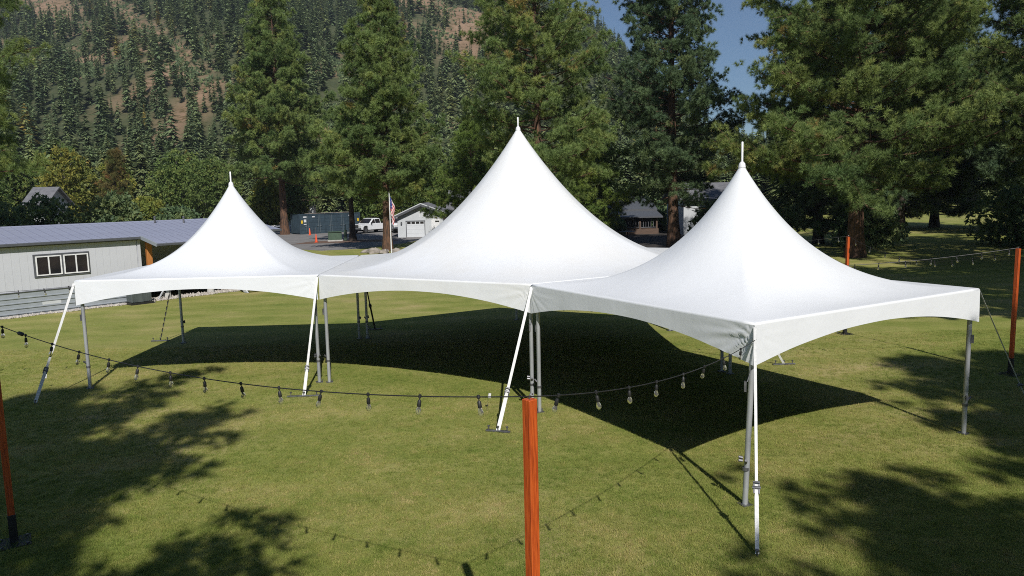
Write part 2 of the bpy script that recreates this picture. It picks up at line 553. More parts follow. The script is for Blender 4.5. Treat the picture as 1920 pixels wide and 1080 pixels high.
def point_mesh(name, pts, rot, scl, pick, tint, mat):
    me = bpy.data.meshes.new(name)
    me.vertices.add(len(pts))
    me.vertices.foreach_set('co', np.ascontiguousarray(pts, dtype=np.float32).ravel())
    for nm, dt, arr in (('rot', 'FLOAT_VECTOR', rot), ('scl', 'FLOAT_VECTOR', scl)):
        a = me.attributes.new(nm, dt, 'POINT')
        a.data.foreach_set('vector', np.ascontiguousarray(arr, dtype=np.float32).ravel())
    a = me.attributes.new('pick', 'INT', 'POINT')
    a.data.foreach_set('value', np.ascontiguousarray(pick, dtype=np.int32))
    a = me.attributes.new('itint', 'FLOAT', 'POINT')
    a.data.foreach_set('value', np.ascontiguousarray(tint, dtype=np.float32))
    me.materials.append(MATS[mat])
    me.update()
    return me

# ------------------------------------------------------------------ ground and terrain
def hash_noise(x, y, seed=0):
    """smooth value noise, vectorised"""
    xi, yi = np.floor(x), np.floor(y)
    xf, yf = x - xi, y - yi
    u, v = xf * xf * (3 - 2 * xf), yf * yf * (3 - 2 * yf)
    def h(a, b_):
        n = np.sin(a * 127.1 + b_ * 311.7 + seed * 74.7) * 43758.5453
        return n - np.floor(n)
    return (h(xi, yi) * (1 - u) * (1 - v) + h(xi + 1, yi) * u * (1 - v) + h(xi, yi + 1) * (1 - u) * v + h(xi + 1, yi + 1) * u * v)

def hill_z(x, y):
    x, y = np.asarray(x, float), np.asarray(y, float)
    crest = 70 + 550 / (1 + np.exp((x - 5 * y / 1070.0) / 100.0))
    d = y - (185 + 18 * np.sin(x * 0.011))
    t = np.clip(d, 0, None)
    z = 0.43 * t * t / (t + 40)
    k = crest * 0.995
    z = k * (1 - np.exp(-(z / k) ** 1.0 * 1.12 - 0.35 * (z / k) ** 3))
    q = x / np.maximum(y, 1.0)
    z = z * (0.26 + 0.74 / (1 + np.exp((q - 0.19) / 0.038)))      # the slope dies out where the valley opens
    w = np.clip(t / 250, 0, 1) * np.clip(1.2 - q * 3, 0.2, 1)
    gul = np.abs(hash_noise((x + 0.55 * y) / 85.0, y / 420.0, 3) - 0.5) * 2
    z = z + w * (22 * (gul - 0.5) + 12 * (hash_noise(x / 60.0, y / 60.0, 5) - 0.5))
    return np.where(t > 0, np.maximum(z, 0) , 0) - 0.3

def build_ground():
    g = MB()
    n = 48
    g.add([(-1650, -300, 0), (1650, -300, 0), (1650, 1650, 0), (-1650, 1650, 0)], [(0, 1, 2, 3)])
    o = g.build('lawn_ground', 'lawn_grass')
    tag(o, 'mown olive green lawn with dry patches under the tents', None, None, 'structure')
build_ground()

def sheet(name, poly, z, mat, label):
    g = MB()
    g.add([(p[0], p[1], z) for p in poly], [tuple(range(len(poly)))])
    o = g.build(name, mat)
    return tag(o, label, None, None, 'structure')
sheet('driveway', [(-75, 88), (-40, 84), (-26, 79), (-19.5, 70), (-17.2, 68), (-14, 69.5), (-11, 76), (-8.5, 86.3), (-2, 88), (6, 89), (6, 98), (-12, 104), (-16, 118), (-40, 128), (-75, 116)],
      0.004, 'asphalt', 'grey asphalt driveway in front of the garage')
sheet('bark_bed', [(-23, 78), (-19, 79), (-15.2, 79.2), (-12, 80.5), (-13, 83), (-18, 84), (-22, 82.5)], 0.010, 'bark_mulch', 'brown bark mulch bed beside the driveway')
sheet('shade_sheet', [(6, 62), (22, 60), (24, 76), (20, 90), (8, 92), (4, 76)], 0.008, 'dark_brown', 'dark sheet standing in for shade under the dark columnar pine')  # tree shade laid down as colour where the lawn stayed sunlit
sheet('dry_field', [(-75, 117), (-40, 129), (-16, 119), (-14, 150), (-90, 150)], 0.006, 'dry_hillside', 'dry straw coloured field behind the container')

# ------------------------------------------------------------------ tents
ZE, ZV, ROLLR = 2.86, 2.21, 0.04
A1, A2, A6, A7 = (-11.161, 19.126), (-5.063, 19.265), (-11.300, 25.225), (-5.202, 25.364)
C3, C4, C5, C8 = (0.467, 16.222), (3.596, 10.986), (8.832, 14.115), (5.703, 19.351)
CB = (0.279, 22.426)
HEXP = [(-4.94, 19.268), (0.404, 16.327), (5.62, 19.49), (5.50, 25.58), (0.15, 28.52), (-5.07, 25.37)]

def canopy_mesh(corners, zap, mat):
    """corners relative to the centre; tensioned skin from a small ring at the mast to the straight eaves"""
    n = len(corners)
    segs = 26
    rim = []
    for i in range(n):
        a, b_ = np.array(corners[i]), np.array(corners[(i + 1) % n])
        for k in range(segs):
            rim.append(a + (b_ - a) * k / segs)
    offs = []
    for i in range(n):
        p, q, r_ = (np.array(corners[(i + k) % n]) for k in (-1, 0, 1))
        n0 = np.array([(q - p)[1], -(q - p)[0]]) / np.linalg.norm(q - p)
        n1 = np.array([(r_ - q)[1], -(r_ - q)[0]]) / np.linalg.norm(r_ - q)
        mt = (n0 + n1) / (1 + n0 @ n1)
        offs += [mt] + [n1] * (segs - 1)
    offs = np.array(offs)
    rim = np.array(rim)
    rr = np.hypot(rim[:, 0], rim[:, 1])
    ang = np.arctan2(rim[:, 1], rim[:, 0])
    apo = np.min(rr)
    rings = 40
    V, T = [], []
    M = len(rim)
    for j in range(rings + 1):
        rho = 0.012 + (1 - 0.012) * (j / rings) ** 1.15
        w = rho ** 1.6
        rad = rho * (apo * 1.06 * (1 - w) + rr * w)
        h = (zap - ZE) * (1 - rho) ** 2.22
        V.append(np.stack([np.cos(ang) * rad, np.sin(ang) * rad, np.full(M, ZE + h)], 1))
    # the skin rolls over the eave tube
    roll = 5
    for k in range(1, roll + 1):
        ph = math.pi / 2 * k / roll
        V.append(np.concatenate([rim + offs * (ROLLR * math.sin(ph)), np.full((M, 1), ZE - ROLLR * (1 - math.cos(ph)))], 1))
    V = np.concatenate(V)
    for j in range(rings + roll):
        i = np.arange(M)
        k = (i + 1) % M
        a, b_, c, d = j * M + i, j * M + k, (j + 1) * M + k, (j + 1) * M + i
        T.append(np.stack([a, d, c], 1)); T.append(np.stack([a, c, b_], 1))
    return np_mesh('canopy', V, np.concatenate(T), mat, smooth=True)

def valance_mesh(a, b_, mid, seed, mat, wrinkle=(1.0, 1.0), gap=0.0):
    """hanging fabric skirt of one side with an arched hem; folds radiate from the tight corners"""
    a, b_ = np.array(a), np.array(b_)
    L = np.linalg.norm(b_ - a)
    e = (b_ - a) / L
    nrm = np.array([e[1], -e[0]])
    rs = np.random.RandomState(seed)
    nx, nz = 110, 14
    V = []
    for i in range(nx + 1):
        s = 0.5 - 0.5 * math.cos(math.pi * i / nx)
        drop = mid + ((ZE - ZV) - mid) * abs(2 * s - 1) ** 2.0
        for k in range(nz + 1):
            t = k / nz
            z = ZE - ROLLR - (drop - ROLLR) * t
            off = 0.0
            for end, wr in ((0, wrinkle[0]), (1, wrinkle[1])):
                dx = (s if end == 0 else 1 - s) * L
                dz = ZE - z
                # corner pull point at the leg, a little below the eave
                th = math.atan2(dz - 0.18, dx + 0.02)
                rad = math.hypot(dx, dz - 0.18)
                fall = math.exp(-(rad / 0.55) ** 2) * (1 - math.exp(-rad * 9))
                off += wr * fall * 0.0075 * math.sin(th * 13 + end * 1.3 + seed)
                off += wr * math.exp(-(rad / 0.9) ** 2) * 0.0032 * math.sin(th * 29 + seed * 2)
            off = off * min(1, t * 3.5) + 0.012 * t + 0.004 * math.sin(s * L * 5.1 + seed) * t
            p = a + e * (gap + (L - 2 * gap) * s) + nrm * off
            V.append((p[0], p[1], z))
    T = []
    for i in range(nx):
        for k in range(nz):
            q = i * (nz + 1) + k
            T += [(q, q + 1, q + nz + 2), (q, q + nz + 2, q + nz + 1)]
    return np_mesh('valance', np.array(V), np.array(T), mat, smooth=True)

def leg_parts(root, x, y, toward, clamp=True, splay=(0, 0)):
    """one galvanised leg with foot plate, coupler and tensioner; toward = unit vector to the tent centre"""
    lx, ly = x + toward[0] * 0.09, y + toward[1] * 0.09
    tx, ty = lx, ly
    lx, ly = lx + splay[0], ly + splay[1]
    lg = MB().tube([(lx, ly, 0.015), ((lx + tx) / 2, (ly + ty) / 2, ZE / 2), (tx, ty, ZE - 0.03)], 0.044, 12).build('leg', 'galvanised_tube', root, True)
    MB().tube([(lx, ly, 0.55), (lx, ly, 0.60)], 0.052, 12).build('collar', 'dull_steel', lg, True)
    MB().box((lx, ly, 0.008), (0.17, 0.17, 0.016), 0.4).tube([(lx + 0.06, ly + 0.05, 0.0), (lx + 0.06, ly + 0.05, 0.07)], 0.012, 6).build('foot_plate', 'dull_steel', lg)
    g = MB()
    sx, sy = -toward[1], toward[0]
    for q in (0.0, 0.05):
        g.tube([(lx + sx * 0.045, ly + sy * 0.045, 0.70 + q), (lx + sx * 0.105, ly + sy * 0.105, 0.71 + q)], 0.028 - q * 0.1, 8)
    g.tube([(lx - toward[0] * 0.045, ly - toward[1] * 0.045, 0.68), (lx - toward[0] * 0.10, ly - toward[1] * 0.10, 0.74)], 0.02, 8)
    if clamp:
        g.build('coupler', 'dull_steel', lg, True)
    g = MB().box((lx - toward[0] * 0.05 + sx * 0.03, ly - toward[1] * 0.05 + sy * 0.03, 1.88), (0.035, 0.05, 0.16), math.atan2(sy, sx))
    g.tube([(lx - toward[0] * 0.045, ly - toward[1] * 0.045, 1.95), (tx - toward[0] * 0.03, ty - toward[1] * 0.03, ZV + 0.05)], 0.008, 5)
    g.build('tensioner', 'dull_steel', lg)

MITRE = {4: 1.4142, 6: 1.1547}

def tent(name, label, corners, zap, open_sides, mat, seed, wr, finial=0.30, splay={}):
    cx = sum(c[0] for c in corners) / len(corners)
    cy = sum(c[1] for c in corners) / len(corners)
    root = thing(name, label, 'tent', (cx, cy, 0), 0, 'high peak tents on the lawn')
    loc = [(c[0] - cx, c[1] - cy) for c in corners]
    can = put('canopy', canopy_mesh(loc, zap, mat), root)
    lin = canopy_mesh([(p[0] * 0.992, p[1] * 0.992) for p in loc], zap - 0.02, 'blocker_grey')
    put('bounce_blocker', lin, can, (0, 0, -0.012))  # dark inner skin added to soak up bounce light below the canopy
    n = len(loc)
    for i in range(n):
        a, b_ = loc[i], loc[(i + 1) % n]
        if i in open_sides:
            la, lb = math.hypot(*a), math.hypot(*b_)
            ka, kb = 1 + ROLLR * MITRE[n] / la, 1 + ROLLR * MITRE[n] / lb
            put('valance', valance_mesh((a[0] * ka, a[1] * ka), (b_[0] * kb, b_[1] * kb), open_sides[i], seed + i, mat, wr.get(i, (0.6, 0.6))), root)
        q = 0.955
        MB().tube([(a[0] * q, a[1] * q, ZE - 0.085), (b_[0] * q, b_[1] * q, ZE - 0.085)], 0.035, 8).build('eave_rail', 'galvanised_tube', root, True)
    for i, p in enumerate(loc):
        l = math.hypot(*p)
        leg_parts(root, p[0], p[1], (-p[0] / l, -p[1] / l), True, splay.get(i, (0, 0)))
    MB().lathe([(0.075, zap - 0.10), (0.062, zap - 0.02), (0.03, zap + 0.015), (0.022, zap + 0.02), (0.022, zap + finial), (0.012, zap + finial + 0.012)], n=12).build('finial', 'white_rod', root, True)
    # floating mast held by crossed cables under the skin
    MB().tube([(0, 0, ZE - 0.35), (0, 0, zap - 0.09)], 0.04, 8).build('mast', 'galvanised_tube', root, True)
    for p in loc:
        MB().tube([(p[0] * 0.96, p[1] * 0.96, ZE - 0.12), (0, 0, ZE - 0.33)], 0.006, 5).build('cable', 'dull_steel', root)
    return root

tent('square_tent', 'square white peaked tent nearest the grey building', [A1, A2, A7, A6], 5.325, {0: 0.295, 2: 0.295, 3: 0.295}, 'white_vinyl', 11, {0: (0.15, 0.9)})
tent('hexagonal_tent', 'large hexagonal white peaked tent between the two smaller tents', HEXP, 6.757, {0: 0.295, 2: 0.295, 3: 0.295, 4: 0.295}, 'weathered_vinyl', 23, {0: (0.1, 1.3)}, 0.27)
tent('square_tent', 'square white peaked tent with a corner nearest the camera, orange post before it', [C3, C4, C5, C8], 5.345, {0: 0.295, 1: 0.295, 2: 0.295}, 'white_vinyl', 37, {0: (0.5, 2.6), 1: (0.3, 0.1)}, 0.40, {1: (-0.10, -0.03)})

def gutter(root, a0, a1, b0, b1):
    """fabric gutter added between neighbouring tents to stop sun leaking through the seam"""
    o = root.location
    vs = []
    for k in range(5):
        t = k / 4
        z = ZE - 0.035 - 0.03 * math.sin(math.pi * t)
        for p, q in ((a0, b0), (a1, b1)):
            vs.append((p[0] + (q[0] - p[0]) * t - o.x, p[1] + (q[1] - p[1]) * t - o.y, z))
    fs = [(2 * k, 2 * k + 1, 2 * k + 3, 2 * k + 2) for k in range(4)]
    MB().add(vs, fs).build('gutter', 'weathered_vinyl', root, True)
hexo = [o for o in bpy.data.objects if o.name.startswith('hexagonal_tent')][0]
gutter(hexo, A2, A7, HEXP[0], HEXP[5])
gutter(hexo, HEXP[1], HEXP[2], C3, C8)

# ------------------------------------------------------------------ tie down straps
def strap(label, top, foot, mat='white_webbing', width=0.055, bar=None, ratchet=0.32, twist=0.0):
    """webbing from an eave corner to a stake, with a ratchet; bar = (length, angle) of a stake bar on the ground"""
    root = thing('tie_down_strap', label, 'strap', (foot[0], foot[1], 0), 0, 'tie down straps of the tents')
    T = Vector((top[0] - foot[0], top[1] - foot[1], top[2]))
    F = Vector((0, 0, 0.03))
    d = (T - F)
    L = d.length
    d.normalize()
    view = Vector((-foot[0], -foot[1], 0)).normalized()
    side0 = d.cross(view).normalized()
    nrm0 = d.cross(side0).normalized()
    n = 60
    vs, fs = [], []
    for i in range(n + 1):
        t = i / n
        p = F + d * (L * t)
        p.z -= 0.012 * math.sin(math.pi * t)
        a = twist * t * 2 * math.pi + 0.25 * math.sin(t * 4)
        s = side0 * math.cos(a) + nrm0 * math.sin(a)
        m2 = nrm0 * math.cos(a) - side0 * math.sin(a)
        w = width / 2 * (1.35 if t < ratchet - 0.02 and twist == 0 else 1.0)
        for q, k in ((-w, -0.003), (w, -0.003), (w, 0.003), (-w, 0.003)):
            vs.append(p + s * q + m2 * k)
    for i in range(n):
        for k in range(4):
            j = (k + 1) % 4
            fs.append((i * 4 + k, i * 4 + j, i * 4 + 4 + j, i * 4 + 4 + k))
    MB().add(vs, fs).build('webbing', mat, root)
    if ratchet:
        p = F + d * (L * ratchet)
        g = MB()
        for s in (-1, 1):
            o = side0 * (s * (width / 2 + 0.012))
            g.tube([p + o - d * 0.08, p + o + d * 0.08], 0.012, 6)
        g.tube([p - side0 * 0.055, p + side0 * 0.055], 0.022, 8)
        g.tube([p - side0 * 0.045 + d * 0.07 - nrm0 * 0.03, p + side0 * 0.045 + d * 0.07 - nrm0 * 0.03], 0.014, 8)
        g.build('ratchet', 'dull_steel', root, True)
    if bar:
        ln, an = bar
        br = MB().box((0, 0, 0.02), (ln, 0.07, 0.035), an, 0.006).build('stake_bar', 'dull_steel', root)
        for q in (-0.38, 0.0, 0.38):
            x, y = q * ln * math.cos(an), q * ln * math.sin(an)
            MB().lathe([(0.013, 0), (0.013, 0.085), (0.028, 0.087), (0.030, 0.105), (0.012, 0.112)], (x, y, 0.02), 8).build('stake', 'dull_steel', br, True)
    else:
        MB().lathe([(0.012, -0.05), (0.012, 0.07), (0.03, 0.072), (0.03, 0.09)], (0, 0, 0), 8).build('stake', 'dull_steel', root, True)
    return root

def out(corner, centre, k, z):
    dx, dy = corner[0] - centre[0], corner[1] - centre[1]
    l = math.hypot(dx, dy)
    return (corner[0] + dx / l * k, corner[1] + dy / l * k, z)
CA = ((A1[0] + A7[0]) / 2, (A1[1] + A7[1]) / 2)
CC = ((C3[0] + C5[0]) / 2, (C3[1] + C5[1]) / 2)
strap('white strap at the tent corner in front of the grey building', out(A1, CA, 0.06, 2.78), (-11.66, 17.79), ratchet=0.26)
strap('white strap where the building side tent meets the large tent', ((A2[0] + HEXP[0][0]) / 2, A2[1] - 0.08, 2.80), (-5.15, 17.9), bar=(0.82, 0.06), ratchet=0.22)
strap('white strap just left of the central orange post, staked with a steel bar', (0.43, 16.20, 2.80), (-0.35, 14.84), bar=(0.52, -0.30), ratchet=0.26, width=0.06)
strap('white strap at the tent corner nearest the camera', out(C4, CC, 0.05, 2.80), (3.17, 9.40), ratchet=0.27, width=0.040)
strap('thin strap from the right tent corner toward the right orange post', out(C5, CC, 0.05, 2.80), (11.57, 16.52), width=0.022, ratchet=0.12)
strap('dark twisted strap behind the building side tent', out(A6, CA, 0.05, 2.78), (-12.22, 25.59), mat='black_webbing', width=0.05, bar=(0.62, 0.1), ratchet=0, twist=7)
strap('dark strap beside the paired rear legs under the tents', ((A7[0] + HEXP[5][0]) / 2, A7[1] + 0.06, 2.78), (-5.03, 26.98), mat='black_webbing', width=0.045, bar=(0.55, 0.08), ratchet=0.34)
strap('pale strap and stakes seen below the front hem of the right tent', (5.70, 19.50, 2.78), (7.42, 20.15), bar=(0.62, 0.05), ratchet=0.3, width=0.04)

# ------------------------------------------------------------------ orange posts
POST_H = 3.2
def post_proto():
    root = thing('light_post', '', 'post', (0, 0, 0))
    MB().box((0, 0, (0.36 + POST_H) / 2), (0.089, 0.089, POST_H - 0.36), 0, 0.005).build('timber', 'orange_timber', root)
    sl = MB().box((0, 0, 0.22), (0.104, 0.104, 0.42), 0, 0.004).build('steel_sleeve', 'black_steel', root)
    MB().box((0, 0, 0.006), (0.42, 0.42, 0.012)).build('base_plate', 'black_steel', sl)
    for sx in (-1, 1):
        for sy in (-1, 1):
            MB().lathe([(0.02, 0.012), (0.02, 0.03), (0.008, 0.032)], (sx * 0.16, sy * 0.16, 0), 6).build('bolt', 'dull_steel', sl)
    MB().tube([(0, 0, POST_H - 0.005), (0, 0, POST_H + 0.03), (0.02, 0, POST_H + 0.045), (0.035, 0, POST_H + 0.03)], 0.006, 6).build('hook', 'dull_steel', root)
    return root
pp = post_proto()
POSTS = [((0.122, 5.86), 0.72, 'orange timber post in the middle foreground, nearest the camera'),
         ((-7.24, 10.27), 0.6, 'orange post in tree shade at the left edge'),
         ((12.60, 18.58), 0.50, 'orange post at the right edge carrying two light strings'),
         ((10.93, 24.3), 0.2, 'orange post half hidden behind the right tent, before a pine trunk')]
for i, (xy, a, lab) in enumerate(POSTS):
    o = pp if i == 0 else copy_tree(pp)
    o.location = (xy[0], xy[1], 0)
    o.rotation_euler = (0, 0, a)
    tag(o, lab, 'post', 'orange posts carrying the light strings')

# ------------------------------------------------------------------ string lights
sock_me = MB().lathe([(0.006, 0.02), (0.006, -0.035), (0.015, -0.04), (0.02, -0.055), (0.021, -0.10), (0.017, -0.108)], n=10).mesh('socket', 'black_rubber', True)
clip_me = MB().lathe([(0.005, 0.022), (0.017, 0.015), (0.017, -0.012), (0.008, -0.02)], n=8).mesh('clip', 'black_rubber', True)
bulb_me = MB().lathe([(0.013, -0.107), (0.016, -0.115), (0.026, -0.14), (0.029, -0.158), (0.024, -0.178), (0.012, -0.190), (0.003, -0.193)], n=12).mesh('bulb', 'bulb_glass', True)
fil_me = MB().tube([(-0.005, 0, -0.112), (-0.007, 0, -0.165)], 0.0035, 5).tube([(0.005, 0, -0.112), (0.007, 0, -0.165)], 0.0035, 5).mesh('filament', 'bulb_filament', True)

def string_light(label, a, b_, sag, spacing=0.61, first=0.3, plug=None, seed=0, rad=0.0055):
    rs = random.Random(seed)
    a, b_ = Vector(a), Vector(b_)
    root = thing('string_light', label, 'string light', a, 0, 'festoon light strings')
    d = b_ - a
    def pt(t):
        return d * t - Vector((0, 0, 4 * sag * t * (1 - t)))
    N = 48
    MB().tube([pt(i / N) for i in range(N + 1)], rad, 6).build('cable', 'black_rubber', root, True)
    L = d.length
    x = first
    while x < L - 0.12:
        p = pt(x / L)
        s = put('socket', sock_me, root, p)
        s.scale = (0.86, 0.86, 0.86)
        s.rotation_euler = (rs.uniform(-0.22, 0.22), rs.uniform(-0.22, 0.22), rs.uniform(0, 6))
        put('clip', clip_me, s)
        put('bulb', bulb_me, s)
        put('filament', fil_me, s)
        x += spacing * rs.uniform(0.93, 1.07)
    if plug:
        p0, p1 = pt(plug / L), pt((plug + 0.14) / L)
        MB().tube([p0, p0 + (p1 - p0) * 0.2, p0 + (p1 - p0) * 0.8, p1], [0.01, 0.026, 0.026, 0.01], 8).build('plug', 'black_rubber', root, True)
    return root
top = lambda i: (POSTS[i][0][0], POSTS[i][0][1], POST_H + 0.02)
string_light('string of bulbs sagging from the left edge to the middle orange post', top(1), top(0), 0.30, first=0.32, plug=0.72, seed=1)
string_light('string of bulbs from the middle orange post up to the nearest tent corner', top(0), (3.60, 10.90, 2.62), 0.20, first=0.45, spacing=0.72, seed=2)
string_light('string of bulbs in front of the grey building, tied to the tent corner', (-11.20, 19.05, 2.72), (-19.6, 18.6, 3.1), 0.28, first=0.12, seed=3)
string_light('string of bulbs from behind the right tent up to the right post', (5.85, 19.45, 2.80), top(2), 0.16, first=0.5, seed=4, rad=0.007)
string_light('row of white bulbs before the dark trees between the two rear posts', top(3), top(2), 0.55, first=0.35, seed=5)
string_light('string of bulbs running left from the rear post behind the tents', top(3), (0.2, 28.7, 2.8), 0.3, first=0.3, seed=6)

# ------------------------------------------------------------------ grey modular building
E0 = Vector((-21.75, 31.47, 0))
EX = Vector((0.66266, 0.74892, 0))
BRZ = math.atan2(EX.y, EX.x)

def grey_building():
    # local x along the front wall, local -y towards the lawn
    root = thing('modular_building', 'long grey modular building with blue grey metal roof on the left', 'building', E0, BRZ)
    x0, x1, xe = -7.0, 5.9, 13.0
    # wall siding in upright boards
    w = 0.305
    bm = MB().box((0, 0, 0), (w - 0.004, 0.03, 2.02)).mesh('siding_board', 'grey_siding')
    x = x0
    while x < x1 - 0.1:
        put('siding_board', bm, root, (x + w / 2, -0.015, 2.05))
        x += w
    MB().box(((x0 + x1) / 2, 0.06, 1.55), (x1 - x0, 0.1, 3.0)).build('wall_core', 'grey_siding', root)
    MB().box((x1 + 0.05, 3.4, 2.05), (0.1, 6.8, 2.02)).build('end_wall', 'grey_siding', root)
    MB().box((x1 + 0.02, -0.02, 2.05), (0.13, 0.06, 2.02)).build('corner_trim', 'grey_siding', root)
    # ribbed skirting
    sk = MB().box(((x0 + x1) / 2, -0.03, 0.53), (x1 - x0, 0.04, 1.02)).build('skirting', 'skirting_metal', root)
    rib = MB().prism([(-0.055, -0.035), (-0.085, -0.018), (-0.085, 0.018), (-0.055, 0.035)], x0, x1 - 0.02, 'x').mesh('skirting_rib', 'skirting_metal')
    for z in (0.14, 0.36, 0.58, 0.80):
        put('skirting_rib', rib, sk, (0, 0, z))
    MB().box(((x0 + x1) / 2, -0.06, 1.05), (x1 - x0, 0.06, 0.03)).build('drip_cap', 'charcoal_trim', sk)
    MB().box((2.0, -0.056, 0.47), (0.75, 0.012, 0.14)).build('vent', 'garage_siding', sk)
    # paired sliding windows in a charcoal surround
    wd = MB().box((2.56, -0.05, 2.11), (2.26, 0.05, 1.02), 0, 0.008).build('window_surround', 'charcoal_trim', root)
    for cx in (2.02, 3.12):
        f = MB()
        for dx in (-0.485, 0.0, 0.485):
            f.box((cx + dx, -0.085, 2.11), (0.055, 0.04, 0.86))
        for z in (1.705, 2.515):
            f.box((cx, -0.086, z), (1.024, 0.042, 0.05))
        f.build('window_frame', 'white_frame', wd)
        for dx in (-0.243, 0.243):
            MB().box((cx + dx, -0.078, 2.11), (0.425, 0.012, 0.762)).build('pane', 'dark_glass', wd)
    # roof: low gable, standing seam panels
    ye, yr, ze, zr = -0.22, 3.9, 3.13, 3.74
    sl = math.atan2(zr - ze, yr - ye)
    ln = math.hypot(zr - ze, yr - ye)
    pw = 0.42
    pan = MB().box((0, ln / 2, 0), (pw - 0.012, ln, 0.03)).box((-pw / 2 + 0.012, ln / 2, 0.028), (0.024, ln, 0.036)).mesh('roof_panel', 'blue_grey_roof')
    x = x0 - 0.5
    while x < xe + 0.4:
        o = put('roof_panel', pan, root, (x + pw / 2, ye, ze))
        o.rotation_euler = (sl, 0, 0)
        x += pw
    back = MB().add([(x0 - 0.5, yr, zr), (xe + 0.5, yr, zr), (xe + 0.5, yr + 4.3, ze), (x0 - 0.5, yr + 4.3, ze)], [(0, 1, 2, 3)])
    back.build('rear_roof', 'blue_grey_roof', root)
    MB().prism([(yr - 0.14, zr - 0.005), (yr, zr + 0.045), (yr + 0.14, zr - 0.005)], x0 - 0.5, xe + 0.5, 'x').build('ridge_cap', 'blue_grey_roof', root)
    MB().box(((x0 + xe) / 2, ye - 0.035, ze - 0.04), (xe - x0 + 1.0, 0.10, 0.13), 0, 0.02).build('gutter', 'charcoal_trim', root)
    MB().box(((x0 + x1) / 2, (ye) / 2 + 0.02, ze - 0.075), (x1 - x0, -ye, 0.03)).build('soffit', 'charcoal_trim', root)
    MB().box(((x0 + x1) / 2, -0.035, ze - 0.12), (x1 - x0, 0.05, 0.06)).build('frieze', 'charcoal_trim', root)
    for vx, vy in ((8.2, 3.3), (9.6, 3.0)):
        zz = ze + (vy - ye) * math.tan(sl)
        MB().lathe([(0.05, -0.05), (0.05, 0.30), (0.075, 0.31), (0.075, 0.36)], (vx, vy, zz), 8).build('roof_vent', 'dull_steel', root, True)
    # porch roof reaching out over the deck
    pl = math.hypot(1.65, 0.30)
    ps = math.atan2(0.30, 1.65)
    pan2 = MB().box((0, pl / 2, 0), (pw - 0.012, pl, 0.03)).box((-pw / 2 + 0.012, pl / 2, 0.028), (0.024, pl, 0.036)).mesh('roof_panel', 'blue_grey_roof')
    x = 6.0
    while x < 10.6:
        o = put('roof_panel', pan2, root, (x + pw / 2, ye - 1.65, ze - 0.27))
        o.rotation_euler = (ps, 0, 0)
        x += pw
    rk = MB()
    rk.add([(5.93, ye - 1.7, ze - 0.40), (5.93, ye, ze - 0.10), (5.93, ye, ze + 0.06), (5.93, ye - 1.7, ze - 0.24),
            (6.0, ye - 1.7, ze - 0.40), (6.0, ye, ze - 0.10), (6.0, ye, ze + 0.06), (6.0, ye - 1.7, ze - 0.24)],
           [(0, 1, 2, 3), (7, 6, 5, 4), (0, 4, 5, 1), (1, 5, 6, 2), (2, 6, 7, 3), (3, 7, 4, 0)])
    rk.build('rake_board', 'skirting_metal', root)
    MB().box((8.3, ye - 1.72, ze - 0.33), (4.7, 0.10, 0.12), 0, 0.02).build('porch_gutter', 'charcoal_trim', root)
    for px in (6.34, 10.2):
        MB().box((px, -0.10, 1.93), (0.24, 0.20, 1.85), 0, 0.01).build('porch_post', 'orange_wood', root)
    # raised deck, open below
    dk = MB().box((9.4, 1.6, 0.93), (7.0, 3.4, 0.14)).build('deck', 'brown_wood', root)
    MB().box((9.4, 3.35, 1.95), (7.0, 0.1, 2.2)).build('rear_wall', 'grey_siding', root)
    MB().box((9.4, 3.2, 0.42), (7.0, 0.1, 0.86)).build('crawlspace_wall', 'dark_brown', root)
    MB().box((9.4, -0.13, 0.90), (7.0, 0.05, 0.24)).build('rim_board', 'charcoal_trim', dk)
    for px in (7.16, 9.4, 11.6):
        MB().lathe([(0.20, 0.0), (0.17, 0.26), (0.16, 0.30)], (px, 0.12, 0), 10).build('pier', 'concrete', root, True)
        MB().box((px, 0.12, 0.58), (0.14, 0.14, 0.58)).build('deck_post', 'green_grey_metal', root)
    MB().tube([(6.55, -0.25, 0.05), (7.15, 0.05, 0.75)], 0.05, 8).build('brace', 'galvanised_tube', root)
    # stairs down from the deck with a rail
    st = MB()
    st.add([(10.55, -1.5, 0.02), (10.55, -0.16, 0.98), (10.55, -0.16, 0.68), (10.55, -1.15, 0.02), (10.62, -1.5, 0.02), (10.62, -0.16, 0.98), (10.62, -0.16, 0.68), (10.62, -1.15, 0.02)],
           [(0, 1, 2, 3), (7, 6, 5, 4), (0, 4, 5, 1), (1, 5, 6, 2), (2, 6, 7, 3), (3, 7, 4, 0)])
    sro = st.build('stair', 'garage_siding', root)
    put('stair_stringer', sro.data, root, (1.1, 0, 0))
    for k in range(5):
        MB().box((11.13, -1.36 + k * 0.25, 0.16 + k * 0.185), (1.02, 0.26, 0.035)).build('tread', 'garage_siding', sro)
    rl = MB()
    for px, z in ((-1.4, 0.08), (-0.78, 0.52), (-0.18, 0.95)):
        rl.tube([(10.59, px, z), (10.59, px, z + 0.9)], 0.02, 6)
    for q in (0.45, 0.9):
        rl.tube([(10.59, -1.4, 0.08 + q), (10.59, -0.18, 0.95 + q)], 0.018, 6)
    rl.build('stair_rail', 'white_frame', sro)
    return root
grey_building()

def local(x, y, z=0.0):
    p = E0 + EX * x + Vector((-EX.y, EX.x, 0)) * y
    return (p.x, p.y, z)

